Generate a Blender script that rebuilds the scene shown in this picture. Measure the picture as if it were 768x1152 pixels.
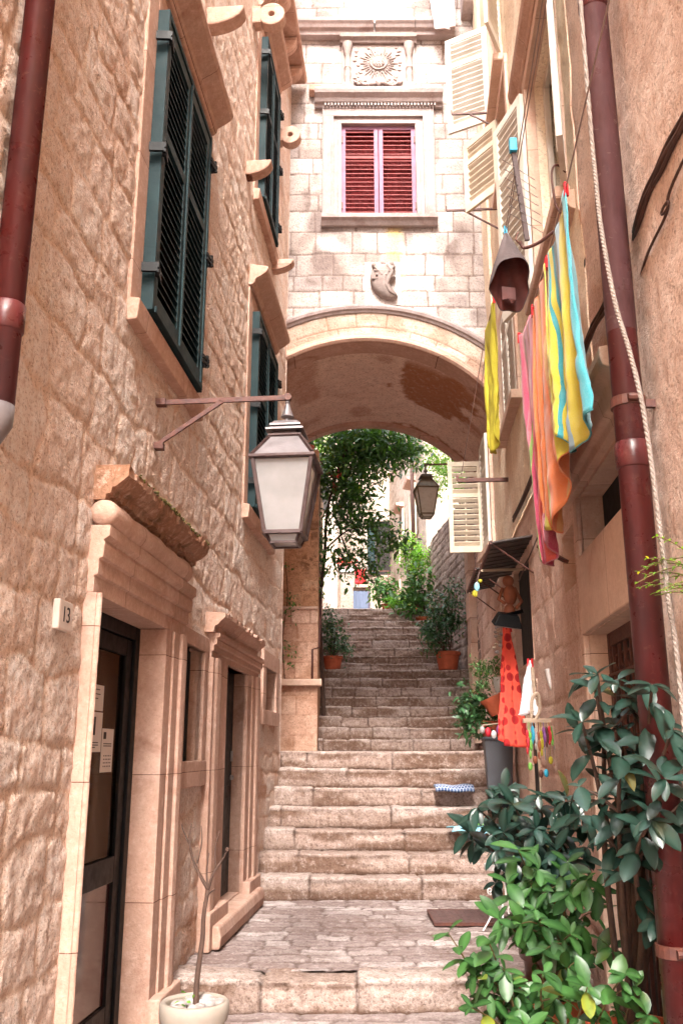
import bpy, math, random
import numpy as np
from mathutils import Vector, Matrix, Euler
from math import sin, cos, pi, radians as RAD
for o in list(bpy.data.objects): bpy.data.objects.remove(o)
SC = bpy.context.scene
COL = SC.collection

# ---------------------------------------------------------------- camera
# the eye is the origin of the scene; the lower paving lies 1.36 m below it
cam = bpy.data.cameras.new('camera'); co = bpy.data.objects.new('camera', cam); COL.objects.link(co)
cam.sensor_fit = 'HORIZONTAL'; cam.sensor_width = 24.0; cam.lens = 24.0*1010/768; cam.clip_end = 500; cam.clip_start = 0.05
co.rotation_euler = (RAD(90+14.914), 0, 0)
SC.camera = co
# ---------------------------------------------------------------- world, sun, exposure
W = bpy.data.worlds.new('World'); SC.world = W; W.use_nodes = True
nt = W.node_tree; bg = nt.nodes['Background']
sky = nt.nodes.new('ShaderNodeTexSky'); sky.sky_type = 'NISHITA'; sky.sun_disc = False
SUN_EL, SUN_AZ = 48.0, 184.4            # azimuth: degrees clockwise from +Y
sky.sun_elevation = RAD(SUN_EL); sky.sun_rotation = RAD(SUN_AZ); sky.dust_density = 4; sky.air_density = 1.0; sky.ozone_density = 0.4
hs = nt.nodes.new('ShaderNodeHueSaturation'); hs.inputs['Saturation'].default_value = 0.40
nt.links.new(sky.outputs[0], hs.inputs['Color']); nt.links.new(hs.outputs[0], bg.inputs['Color'])
bg.inputs['Strength'].default_value = 0.15
sl = bpy.data.lights.new('sun', 'SUN'); sl.energy = 1.5; sl.angle = RAD(25); sl.color = (1, .93, .84)
so = bpy.data.objects.new('sun', sl); COL.objects.link(so)
d = Vector((sin(RAD(SUN_AZ))*cos(RAD(SUN_EL)), cos(RAD(SUN_AZ))*cos(RAD(SUN_EL)), sin(RAD(SUN_EL))))
so.rotation_euler = d.to_track_quat('Z', 'Y').to_euler(); so.location = (0, 0, 30)
SC.view_settings.view_transform = 'Standard'; SC.view_settings.look = 'None'; SC.view_settings.gamma = 1
SC.view_settings.exposure = 3.38
SC.cycles.max_bounces = 8; SC.cycles.diffuse_bounces = 7

# ---------------------------------------------------------------- helpers
TH = math.atan(0.0775)
OFF = {}
def _mesh(name, V, F, mat, parent, smooth=False, off=None, mats=None, mi=None):
    me = bpy.data.meshes.new(name)
    V = np.asarray(V, dtype=np.float64)
    if off is None and parent is not None: off = OFF.get(parent.name, (0, 0, 0))
    if off is not None: V = V+np.array(off)
    if isinstance(F, np.ndarray):
        n, k = F.shape
        me.vertices.add(len(V)); me.vertices.foreach_set('co', V.astype(np.float32).ravel())
        me.loops.add(n*k); me.loops.foreach_set('vertex_index', F.astype(np.int32).ravel())
        me.polygons.add(n); me.polygons.foreach_set('loop_start', np.arange(0, n*k, k, dtype=np.int32))
        try: me.polygons.foreach_set('loop_total', np.full(n, k, dtype=np.int32))
        except Exception: pass
        me.update(calc_edges=True); me.validate()
    else:
        me.from_pydata([tuple(v) for v in V], [], F); me.update()
    for m in (mats or [mat]): me.materials.append(m)
    if mi is not None: me.polygons.foreach_set('material_index', np.asarray(mi, dtype=np.int32))
    me.polygons.foreach_set('use_smooth', np.full(len(me.polygons), bool(smooth)))
    o = bpy.data.objects.new(name, me); COL.objects.link(o)
    if parent is not None:
        o.parent = parent; OFF[o.name] = OFF.get(parent.name, (0, 0, 0))
    return o
def tag(o, label=None, cat=None, group=None, kind=None):
    if label: o['label'] = label
    if cat: o['category'] = cat
    if group: o['group'] = group
    if kind: o['kind'] = kind
    return o
def thing(name, label, cat, loc=(0, 0, 0), rz=0, group=None, off=(0, 0, 0)):
    o = bpy.data.objects.new(name, None); COL.objects.link(o); o.location = loc; o.rotation_euler = (0, 0, rz)
    o.empty_display_size = .1; OFF[o.name] = off
    return tag(o, label, cat, group)
def children(o): return [c for c in bpy.data.objects if c.parent == o]
def copy_tree(o, parent=None):
    c = o.copy(); COL.objects.link(c); c.parent = parent
    for ch in children(o): copy_tree(ch, c)
    return c

class MB:
    def __init__(s): s.v = []; s.f = []; s.T = Matrix.Identity(4); s.m = []; s.cm = 0
    def _add(s, vs, fs):
        b = len(s.v)
        for v in vs: s.v.append(tuple(s.T @ Vector(v)))
        for f in fs: s.f.append([b+i for i in f]); s.m.append(s.cm)
        return s
    def box(s, x0, x1, y0, y1, z0, z1):
        x0, x1 = min(x0, x1), max(x0, x1); y0, y1 = min(y0, y1), max(y0, y1); z0, z1 = min(z0, z1), max(z0, z1)
        vs = [(x, y, z) for z in (z0, z1) for x, y in ((x0, y0), (x1, y0), (x1, y1), (x0, y1))]
        return s._add(vs, [(3, 2, 1, 0), (4, 5, 6, 7), (0, 1, 5, 4), (1, 2, 6, 5), (2, 3, 7, 6), (3, 0, 4, 7)])
    def hexa(s, lo, hi):
        return s._add(list(lo)+list(hi), [(3, 2, 1, 0), (4, 5, 6, 7), (0, 1, 5, 4), (1, 2, 6, 5), (2, 3, 7, 6), (3, 0, 4, 7)])
    def prism(s, pts, fn, t0, t1, close=True):       # pts polygon, extruded t0..t1
        n = len(pts); vs = [fn(p, q, t0) for p, q in pts]+[fn(p, q, t1) for p, q in pts]
        fs = [(i, (i+1) % n, n+(i+1) % n, n+i) for i in range(n if close else n-1)]
        if close: fs += [tuple(range(n))[::-1], tuple(range(n, 2*n))]
        return s._add(vs, fs)
    def tube(s, pts, r, n=8, cap=True, flat=None):
        pts = [Vector(p) for p in pts]; rr = r if hasattr(r, '__len__') else [r]*len(pts)
        vs = []; up = None
        for i, p in enumerate(pts):
            t = (pts[min(i+1, len(pts)-1)]-pts[max(i-1, 0)]).normalized()
            if up is None: up = Vector((0, 0, 1)) if abs(t.z) < .9 else Vector((0, 1, 0))
            a = t.cross(up).normalized(); b = a.cross(t).normalized(); up = b
            for k in range(n):
                w = 2*pi*k/n; vs.append(p+(a*cos(w)*(flat or 1)+b*sin(w))*rr[i])
        fs = [(i*n+k, i*n+(k+1) % n, (i+1)*n+(k+1) % n, (i+1)*n+k) for i in range(len(pts)-1) for k in range(n)]
        if cap: fs += [tuple(range(n))[::-1], tuple(range((len(pts)-1)*n, len(pts)*n))]
        return s._add(vs, fs)
    def bar(s, a, b, w, h):
        a = Vector(a); b = Vector(b); t = (b-a).normalized(); up = Vector((0, 0, 1)) if abs(t.z) < .95 else Vector((0, 1, 0))
        x = t.cross(up).normalized()*w/2; y = x.cross(t).normalized()*h/2
        return s.hexa([a-x-y, a+x-y, a+x+y, a-x+y], [b-x-y, b+x-y, b+x+y, b-x+y])
    def lathe(s, prof, c=(0, 0, 0), n=20, ax='z', caps=True, arc=None):
        vs = []
        for r, h in prof:
            for k in range(n):
                w = 2*pi*k/n
                p = (r*cos(w), r*sin(w), h)
                if ax == 'x': p = (h, r*cos(w), r*sin(w))
                if ax == 'y': p = (r*cos(w), h, r*sin(w))
                vs.append((p[0]+c[0], p[1]+c[1], p[2]+c[2]))
        m = len(prof); fs = [(i*n+k, i*n+(k+1) % n, (i+1)*n+(k+1) % n, (i+1)*n+k) for i in range(m-1) for k in range(n)]
        if caps: fs += [tuple(range(n))[::-1], tuple(range((m-1)*n, m*n))]
        return s._add(vs, fs)
    def ball(s, c, r, n=8, sq=(1, 1, 1)):
        prof = [(max(1e-4, r*sin(pi*i/n)), -r*cos(pi*i/n)) for i in range(n+1)]
        T = s.T; s.T = T @ Matrix.Translation(c) @ Matrix.Diagonal((*sq, 1)); s.lathe(prof, n=n+4, caps=False); s.T = T; return s
    def build(s, name, mat, parent=None, smooth=False, bevel=0, seg=2, auto=False, mats=None, solid=0):
        o = _mesh(name, s.v, s.f, mat, parent, smooth or auto, mats=mats, mi=s.m if mats else None)
        if solid:
            md = o.modifiers.new('s', 'SOLIDIFY'); md.thickness = solid; md.offset = 0
        if bevel:
            md = o.modifiers.new('b', 'BEVEL'); md.width = bevel; md.segments = seg; md.limit_method = 'ANGLE'; md.angle_limit = RAD(35)
        if auto:
            ws = o.modifiers.new('w', 'WEIGHTED_NORMAL') if bevel else None
            try: o.data.set_sharp_from_angle(angle=RAD(40))
            except Exception: pass
        return o

# numpy noise
_R = np.random.default_rng(11); _T = _R.random((256, 256))
def vn(x, y, s=0):
    x = np.asarray(x, float)+s*17.3; y = np.asarray(y, float)+s*9.1
    xi = np.floor(x).astype(int); yi = np.floor(y).astype(int); fx = x-xi; fy = y-yi
    fx = fx*fx*(3-2*fx); fy = fy*fy*(3-2*fy)
    a = _T[xi & 255, yi & 255]; b = _T[(xi+1) & 255, yi & 255]; c = _T[xi & 255, (yi+1) & 255]; d = _T[(xi+1) & 255, (yi+1) & 255]
    return (a*(1-fx)+b*fx)*(1-fy)+(c*(1-fx)+d*fx)*fy
def fbm(x, y, s=0, o=4, g=.5):
    t = 0; a = 1; n = 0
    for k in range(o): t = t+a*(vn(x*2**k, y*2**k, s+k)-.5); n += a; a *= g
    return t/n*2
def sst(a, b, x): t = np.clip((x-a)/(b-a), 0, 1); return t*t*(3-2*t)
def stones(U, V, seed, hr, lr, warp=.0, wf=3., rad=.03, stag=True, vjit=0.):
    """irregular coursed masonry: returns distance to the joint, per-stone randoms"""
    rg = np.random.default_rng(seed)
    u = U+fbm(U*wf, V*wf, seed)*warp; v = V+fbm(U*wf*.8+31, V*wf*.8, seed+5)*warp+fbm(U*.35, V*.35, seed+8)*vjit
    v0, v1 = v.min()-.5, v.max()+.5; u0, u1 = u.min()-.6, u.max()+.6
    cs = [v0]
    while cs[-1] < v1: cs.append(cs[-1]+rg.uniform(*hr))
    cs = np.array(cs); ci = np.clip(np.searchsorted(cs, v)-1, 0, len(cs)-2)
    dv = np.minimum(v-cs[ci], cs[ci+1]-v); du = np.zeros_like(dv); rn = np.zeros_like(dv); rn2 = np.zeros_like(dv)
    for k in range(len(cs)-1):
        m = ci == k
        if not m.any(): continue
        js = [u0-rg.uniform(0, lr[1])]
        while js[-1] < u1: js.append(js[-1]+rg.uniform(*lr))
        js = np.array(js); uu = u[m]; ji = np.clip(np.searchsorted(js, uu)-1, 0, len(js)-2)
        du[m] = np.minimum(uu-js[ji], js[ji+1]-uu); q = rg.random(len(js)); q2 = rg.random(len(js)); rn[m] = q[ji]; rn2[m] = q2[ji]
    a = np.maximum(rad-du, 0); b = np.maximum(rad-dv, 0)
    dist = np.where((a > 0) & (b > 0), rad-np.hypot(a, b), np.minimum(du, dv))
    return dist, rn, rn2
def axis(a, b, step, snaps=()):
    x = list(np.arange(a, b, step))+[b]; x = np.array(x)
    for s in snaps:
        if a < s < b:
            x = x[np.abs(x-s) > step*.55]; x = np.sort(np.append(x, s))
    return x
def sheet(name, U, V, pos, disp, attrs, mat, parent=None, holes=(), keep=None, flip=False):
    Ug, Vg = np.meshgrid(U, V, indexing='ij')
    D = disp(Ug, Vg); P = np.stack(pos(Ug, Vg, D), -1).reshape(-1, 3)
    nu, nv = len(U), len(V)
    i = np.arange(nu-1)[:, None]*nv+np.arange(nv-1)[None]
    F = np.stack([i, i+nv, i+nv+1, i+1], -1)
    cu = (U[:-1]+U[1:])[:, None]/2+0*V[None, :-1]; cv = (V[:-1]+V[1:])[None]/2+0*U[:-1, None]
    k = np.ones((nu-1, nv-1), bool)
    for (a, b, c, d_) in holes: k &= ~((cu > a) & (cu < b) & (cv > c) & (cv < d_))
    if keep is not None: k &= keep(cu, cv)
    F = F[k]
    if flip: F = F[:, ::-1]
    used = np.unique(F); mp = np.zeros(nu*nv, int); mp[used] = np.arange(len(used)); F = mp[F]
    o = _mesh(name, P[used], F, mat, parent, True)
    for an, fn in attrs.items():
        arr = fn(Ug, Vg) if callable(fn) else fn
        at = o.data.attributes.new(an, 'FLOAT', 'POINT'); at.data.foreach_set('value', np.broadcast_to(arr, Ug.shape).reshape(-1)[used].astype(np.float32))
    return o

# ---------------------------------------------------------------- materials
def newmat(name):
    m = bpy.data.materials.new(name); m.use_nodes = True; n = m.node_tree; b = n.nodes['Principled BSDF']; return m, n, b
def N(n, t, **k):
    x = n.nodes.new(t)
    for a, v in k.items():
        if a in x.inputs: x.inputs[a].default_value = v
        else: setattr(x, a, v)
    return x
def mixc(n, f, a, b, mode='MIX'):
    x = n.nodes.new('ShaderNodeMix'); x.data_type = 'RGBA'; x.blend_type = mode
    for i, v in ((0, f), (6, a), (7, b)):
        if hasattr(v, 'links') or hasattr(v, 'is_linked'): n.links.new(v, x.inputs[i])
        else: x.inputs[i].default_value = (*v, 1) if (i > 0 and len(v) == 3) else v
    return x.outputs[2]
def noise(n, scale, detail=4, rough=.55, vec=None, dist=0):
    x = n.nodes.new('ShaderNodeTexNoise'); x.inputs['Scale'].default_value = scale; x.inputs['Detail'].default_value = detail
    x.inputs['Roughness'].default_value = rough; x.inputs['Distortion'].default_value = dist
    if vec is not None: n.links.new(vec, x.inputs['Vector'])
    return x.outputs['Fac']
def ramp(n, fac, stops):
    x = n.nodes.new('ShaderNodeValToRGB'); el = x.color_ramp.elements
    while len(el) < len(stops): el.new(.5)
    for e, (p, c) in zip(el, stops): e.position = p; e.color = (*c, 1) if len(c) == 3 else c
    n.links.new(fac, x.inputs['Fac']); return x.outputs['Color']
def rng(n, fac, a, b, c=0, d=1):
    x = n.nodes.new('ShaderNodeMapRange'); n.links.new(fac, x.inputs['Value'])
    for i, v in zip((1, 2, 3, 4), (a, b, c, d)): x.inputs[i].default_value = v
    return x.outputs[0]
def obj_co(n, scale=None):
    t = n.nodes.new('ShaderNodeTexCoord')
    if scale is None: return t.outputs['Object']
    m = n.nodes.new('ShaderNodeMapping'); m.inputs['Scale'].default_value = scale; n.links.new(t.outputs['Object'], m.inputs['Vector']); return m.outputs[0]
def attr(n, a):
    x = n.nodes.new('ShaderNodeAttribute'); x.attribute_name = a; return x.outputs['Fac']
def bump(n, b, h, strength, dist=.01):
    x = n.nodes.new('ShaderNodeBump'); x.inputs['Strength'].default_value = strength; x.inputs['Distance'].default_value = dist
    n.links.new(h, x.inputs['Height'])
    if b.inputs['Normal'].is_linked: n.links.new(b.inputs['Normal'].links[0].from_socket, x.inputs['Normal'])
    n.links.new(x.outputs[0], b.inputs['Normal'])
def masonry(name, ca, cb, cc, mortar, stain=(.2, .14, .1), pit=.5, pscale=60, rough=.9, st_amt=.5, use_attr=True, tint2=None, bs=1.1, speck=.6, joints=False):
    """per-stone colour from vertex attributes rnd/mort, patchy mineral stains, pits with their shade put into the colour"""
    m, n, b = newmat(name); v = obj_co(n)
    if use_attr: r = attr(n, 'rnd')
    else: r = noise(n, 2.2, 2, .5, v)
    col = ramp(n, r, [(0, ca), (.5, cb), (1, cc)])
    big = noise(n, bs, 6, .62, v, .6); grain = noise(n, pscale*.33, 5, .75, v); med = noise(n, 7, 5, .65, v); fine = noise(n, pscale, 4, .7, v)
    col = mixc(n, rng(n, med, .35, .7, 0, .55), col, tint2 or tuple(c*.78 for c in cb))
    if not use_attr and joints:
        sp = n.nodes.new('ShaderNodeSeparateXYZ'); n.links.new(v, sp.inputs[0]); cb_ = n.nodes.new('ShaderNodeCombineXYZ'); wv = n.nodes.new('ShaderNodeMath'); wv.operation = 'ADD'; n.links.new(sp.outputs[1], wv.inputs[0]); n.links.new(rng(n, med, 0, 1, -.012, .012), wv.inputs[1])
        n.links.new(wv.outputs[0], cb_.inputs[0]); n.links.new(sp.outputs[2], cb_.inputs[1]); br = n.nodes.new('ShaderNodeTexBrick'); n.links.new(cb_.outputs[0], br.inputs['Vector']); br.inputs['Scale'].default_value = 1; br.inputs['Brick Width'].default_value = .83; br.inputs['Row Height'].default_value = .62; br.inputs['Mortar Size'].default_value = .0024; br.inputs['Mortar Smooth'].default_value = .6
        br.inputs['Color1'].default_value = (1, 1, 1, 1); br.inputs['Color2'].default_value = (.80, .78, .76, 1); col = mixc(n, 1, col, br.outputs['Color'], 'MULTIPLY'); col = mixc(n, rng(n, br.outputs['Fac'], 0, 1, 0, .6), col, tuple(c*.6 for c in stain))
    if use_attr:
        col = mixc(n, attr(n, 'mort'), col, mortar)
    col = mixc(n, rng(n, big, .55, .78, 0, st_amt), col, stain)
    if use_attr:
        col = mixc(n, attr(n, 'stain'), col, stain)
        col = mixc(n, attr(n, 'yel'), col, (.72, .50, .16))
    col = mixc(n, rng(n, grain, .52, .70, 0, speck*.55), col, tuple(min(.9, c*1.28+.03) for c in cc))
    col = mixc(n, rng(n, grain, .48, .30, 0, speck*(1 if use_attr else .5)), col, tuple(c*.9 for c in stain))
    pits = rng(n, fine, .36, .47, 0, 1)  # pits darkened in the colour, standing in for their relief shade
    col = mixc(n, pits, mixc(n, .55 if use_attr else .16, col, tuple(c*.55 for c in stain)), col)
    n.links.new(col, b.inputs['Base Color']); b.inputs['Roughness'].default_value = rough; b.inputs['Specular IOR Level'].default_value = .25
    bump(n, b, med, .25, .015); bump(n, b, grain, min(1, pit), .022 if use_attr else .008); bump(n, b, fine, min(1, pit), .014 if use_attr else .006); 
    return m
def plain(name, col, rough=.6, metal=0, var=.25, vs=8, bmp=.1, bs=60, spec=.5, stretch=None, col2=None, coat=0):
    m, n, b = newmat(name); v = obj_co(n, stretch)
    f = noise(n, vs, 5, .6, v); c2 = col2 or tuple(c*(1-var) for c in col)
    n.links.new(mixc(n, rng(n, f, .3, .7), col, c2), b.inputs['Base Color'])
    b.inputs['Roughness'].default_value = rough; b.inputs['Metallic'].default_value = metal; b.inputs['Specular IOR Level'].default_value = spec
    if coat: b.inputs['Coat Weight'].default_value = coat
    n.links.new(rng(n, noise(n, vs*2.3, 3, .6, v), .2, .8, max(0, rough-.12), min(1, rough+.12)), b.inputs['Roughness'])
    if bmp: bump(n, b, noise(n, bs, 3, .6, v), bmp, .004)
    return m
def worn(name, col, col2, chip, rough, sc=1.0):
    m, n, b = newmat(name); v = obj_co(n, (1, 1, .22)); v2 = obj_co(n)
    c = mixc(n, rng(n, noise(n, 9*sc, 5, .6, v), .35, .65), col, col2); c = mixc(n, rng(n, noise(n, 22*sc, 6, .7, v2, 1.2), .60, .66, 0, .85), c, chip)
    c = mixc(n, rng(n, noise(n, 30*sc, 3, .6, v), .55, .8, 0, .5), c, tuple(q*.4 for q in col)); n.links.new(c, b.inputs['Base Color'])
    n.links.new(rng(n, noise(n, 14*sc, 4, .6, v2), .3, .7, rough-.1, rough+.2), b.inputs['Roughness']); bump(n, b, noise(n, 5*sc, 3, .5, v2), .35, .02); bump(n, b, noise(n, 60, 4, .6, v2), .15, .004); return m
M = {}
M['rubble'] = masonry('rubble limestone', (.88, .71, .62), (.82, .635, .53), (.92, .81, .74), (.80, .58, .45), stain=(.55, .29, .18), pit=1.0, pscale=80, st_amt=.3, bs=2.0, speck=.8, tint2=(.74, .54, .44))
M['facade'] = masonry('white ashlar', (.50, .45, .43), (.43, .375, .36), (.33, .27, .24), (.18, .13, .11), stain=(.13, .09, .08), pit=.4, pscale=50, st_amt=.45, tint2=(.41, .35, .325), speck=.4)
M['ring'] = masonry('arch voussoir stone', (.56, .47, .41), (.50, .40, .33), (.44, .33, .26), (.22, .13, .09), stain=(.26, .14, .09), pit=.4, pscale=50, st_amt=.65, bs=2.4, speck=.4)
M['stucco'] = masonry('old pink stucco and ashlar', (.82, .61, .52), (.75, .54, .45), (.88, .69, .60), (.50, .31, .22), stain=(.46, .24, .16), pit=.7, pscale=70, st_amt=.5, bs=2.2, speck=.5)
M['plaster'] = masonry('cream plaster', (.86, .73, .57), (.82, .67, .51), (.88, .77, .63), (.6, .44, .3), stain=(.58, .40, .26), pit=.45, pscale=55, st_amt=.4, bs=2.5, speck=.3)
M['vault'] = masonry('flaking vault plaster', (.78, .62, .54), (.72, .54, .45), (.84, .70, .62), (.3, .15, .09), stain=(.34, .14, .07), pit=.4, pscale=40, st_amt=.6, bs=1.6, speck=.35)
M['step'] = masonry('worn step stone', (.50, .375, .325), (.38, .275, .23), (.58, .48, .44), (.10, .065, .055), stain=(.15, .08, .05), pit=.8, pscale=65, st_amt=.7, bs=3.4, speck=.8)
M['paving'] = masonry('paving stone', (.36, .29, .275), (.27, .205, .19), (.60, .53, .51), (.15, .105, .095), stain=(.16, .10, .085), pit=.7, pscale=60, st_amt=.5, bs=2.5, speck=.6)
M['brown'] = masonry('brown terrace masonry', (.60, .34, .20), (.50, .26, .14), (.68, .44, .29), (.26, .12, .06), stain=(.14, .06, .03), pit=.6, pscale=50, st_amt=.6, bs=2.2)
M['panel'] = masonry('reddish ashlar panel', (.66, .43, .32), (.60, .36, .26), (.72, .50, .39), (.40, .22, .15), stain=(.34, .17, .1), pit=.4, pscale=50, st_amt=.4, bs=2.2)
M['greywall'] = masonry('garden wall rubble', (.40, .31, .27), (.33, .24, .2), (.48, .38, .33), (.26, .18, .14), stain=(.16, .11, .09), pit=.6, pscale=45, st_amt=.6)
M['farwall'] = masonry('pale far walls', (.42, .34, .29), (.36, .28, .23), (.47, .40, .35), (.27, .20, .16), stain=(.20, .13, .10), pit=.3, pscale=30, st_amt=.55, bs=1.5, speck=.4)
M['trim'] = masonry('dressed stone trim', (.46, .27, .20), (.54, .35, .275), (.68, .51, .44), (.4, .3, .2), stain=(.22, .07, .035), pit=.5, pscale=75, st_amt=.85, use_attr=False, bs=2.2, speck=.4, joints=True)
M['trim2'] = masonry('weathered facade trim', (.25, .20, .195), (.33, .27, .26), (.42, .345, .33), (.4, .3, .2), stain=(.17, .10, .09), pit=.4, pscale=60, st_amt=.8, use_attr=False, bs=3.0, speck=.5)
M['carved'] = masonry('weathered carved stone', (.17, .13, .12), (.25, .20, .185), (.36, .29, .27), (.4, .3, .2), stain=(.14, .08, .07), pit=.4, pscale=60, st_amt=.8, use_attr=False, bs=6)
M['trim3'] = masonry('pink portal stone', (.72, .53, .43), (.66, .46, .36), (.76, .59, .50), (.4, .3, .2), stain=(.40, .18, .10), pit=.4, pscale=60, st_amt=.55, use_attr=False, bs=2.6, speck=.3, joints=True)
M['moss'] = masonry('mossy cornice stone', (.42, .25, .17), (.30, .15, .09), (.55, .40, .32), (.4, .3, .2), stain=(.07, .045, .015), pit=.9, pscale=60, st_amt=.95, use_attr=False, bs=7, speck=.9)
M['teal'] = plain('teal shutter paint', (.010, .030, .034), .6, spec=.2, var=.4, vs=5, bmp=.15, col2=(.006, .018, .022))
M['dark'] = plain('dark louvre paint', (.02, .035, .038), .5, var=.3)
M['black'] = plain('black door frame', (.004, .004, .005), .5, var=.3, spec=.2)
M['void'] = plain('unlit interior', (.012, .008, .007), .9, bmp=0)  # near-black colour stands in for the darkness inside the rooms
M['iron'] = plain('rusted iron', (.055, .018, .016), .6, var=.4, vs=30, bmp=.4, col2=(.12, .035, .02))
M['redpipe'] = worn('oxblood pipe paint', (.095, .010, .010), (.060, .014, .016), (.13, .05, .04), .30)
M['mauvepipe'] = worn('weathered mauve pipe paint', (.11, .045, .050), (.16, .080, .092), (.22, .14, .135), .34)
M['lampmetal'] = plain('lantern copper brown', (.05, .026, .025), .45, metal=.4, var=.35, vs=20, bmp=.2, col2=(.085, .055, .053))
M['lampcap'] = plain('grey lantern cap', (.20, .175, .18), .4, metal=.4, var=.3, vs=12, bmp=.15)
M['oldlamp'] = plain('verdigris bronze', (.18, .13, .07), .5, metal=.4, var=.4, vs=20, bmp=.2)
M['cream'] = plain('cream shutter paint', (.64, .56, .45), .6, var=.2, vs=6, bmp=.15, spec=.2, col2=(.52, .43, .32))
M['cream2'] = plain('white shutter paint', (.66, .63, .58), .6, var=.2, vs=6, bmp=.15, spec=.2, col2=(.54, .48, .40))
M['lilac'] = plain('lilac window paint', (.24, .10, .135), .6, var=.2, vs=9, bmp=.1, col2=(.24, .13, .20), spec=.15)
M['pinkslat'] = plain('pink slat paint', (.28, .075, .075), .65, var=.35, vs=9, spec=.15)
M['redroom'] = plain('red curtain cloth', (.15, .003, .006), .9, var=.5, vs=6, bmp=.3, bs=20)
M['terracotta'] = plain('terracotta', (.52, .11, .045), .75, var=.3, vs=12, bmp=.2)
M['tealpot'] = plain('black ribbed plastic', (.012, .028, .03), .4, var=.3)
M['brownpot'] = plain('brown glazed pot', (.10, .035, .02), .35, var=.3)
M['soil'] = plain('potting soil', (.035, .02, .012), .95, var=.5, bmp=.8, bs=50)
M['bark'] = plain('grey brown bark', (.09, .048, .034), .85, var=.4, vs=20, bmp=.5, bs=80)
M['stem'] = plain('green brown stem', (.16, .10, .04), .6, var=.4, vs=15)
M['rope'] = plain('beige rope', (.30, .245, .215), .9, var=.3, vs=60, bmp=.8, bs=150)
M['cable'] = plain('brown cable', (.07, .03, .022), .6, var=.4, vs=10)
M['line'] = plain('clothes line', (.28, .2, .18), .7, bmp=0)
M['wire'] = plain('steel wire', (.35, .33, .33), .4, metal=.7, bmp=0)
M['corr'] = plain('dark bitumen board', (.06, .045, .04), .6, var=.4, vs=9, bmp=.3)
M['wood'] = plain('pale worn wood', (.50, .38, .28), .7, var=.3, vs=10, bmp=.3, stretch=(1, 8, 8))
M['blue'] = plain('blue plastic', (.03, .36, .55), .4, bmp=0)
M['lightblue'] = plain('light blue cloth', (.28, .60, .74), .8, var=.2, vs=12)
M['white'] = plain('white enamel', (.72, .70, .70), .4, var=.1)
M['whitecloth'] = plain('white cotton', (.80, .75, .78), .9, var=.1, bmp=.3, bs=30)
M['steel'] = plain('grey metal box', (.075, .075, .085), .5, var=.35, vs=7, bmp=.2, col2=(.08, .085, .10))
M['ironcover'] = plain('rusty cast iron cover', (.12, .065, .06), .7, var=.4, vs=20, bmp=.6, bs=120)
M['pebble'] = plain('pale pebbles', (.42, .40, .40), .6, var=.35, vs=14, bmp=.2, col2=(.24, .19, .17))
M['hatcloth'] = plain('grey brown wool', (.115, .085, .085), .95, var=.3, vs=14, bmp=.5, bs=90)
M['hatlining'] = plain('dark red lining', (.10, .018, .014), .7, var=.5, vs=10)
M['yellowcloth'] = plain('mustard green towel', (.42, .36, .025), .95, var=.2, vs=14, bmp=.6, bs=180)
M['redcloth'] = plain('red cloth', (.62, .012, .02), .9, var=.2, vs=10, bmp=.3)
M['bluedoor'] = plain('slate blue door', (.09, .12, .20), .6, var=.2, vs=8, stretch=(1, 1, .2))
M['plate'] = plain('stone house plate', (.60, .50, .44), .7, var=.15, vs=18)
M['ink'] = plain('ink', (.03, .02, .02), .8, bmp=0)
M['paper'] = plain('paper', (.70, .64, .60), .8, var=.06, bmp=0)
M['lampglass'] = plain('frosted white lamp glass', (.29, .28, .285), .12, var=.3, vs=4, bmp=.04, bs=8)
M['lampglass2'] = plain('dusty old lamp glass', (.50, .44, .36), .3, var=.15, vs=12, bmp=.04)
M['room'] = plain('ochre panel behind glass', (.62, .27, .09), .9, var=.35, vs=1.5, bmp=0)
def glass_mat():
    m, n, b = newmat('door glass'); b.inputs['Base Color'].default_value = (.9, .85, .8, 1); b.inputs['Roughness'].default_value = .03
    tr = n.nodes.new('ShaderNodeBsdfTransparent'); tr.inputs[0].default_value = (.62, .52, .42, 1)
    gl = n.nodes.new('ShaderNodeBsdfGlossy'); gl.inputs['Roughness'].default_value = .04
    mx = n.nodes.new('ShaderNodeMixShader'); lw = n.nodes.new('ShaderNodeLayerWeight'); lw.inputs[0].default_value = .35
    n.links.new(rng(n, lw.outputs['Fresnel'], 0, 1, .015, .13), mx.inputs[0]); n.links.new(tr.outputs[0], mx.inputs[1]); n.links.new(gl.outputs[0], mx.inputs[2])
    n.links.new(mx.outputs[0], n.nodes['Material Output'].inputs['Surface']); return m
M['glass'] = glass_mat()
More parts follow.
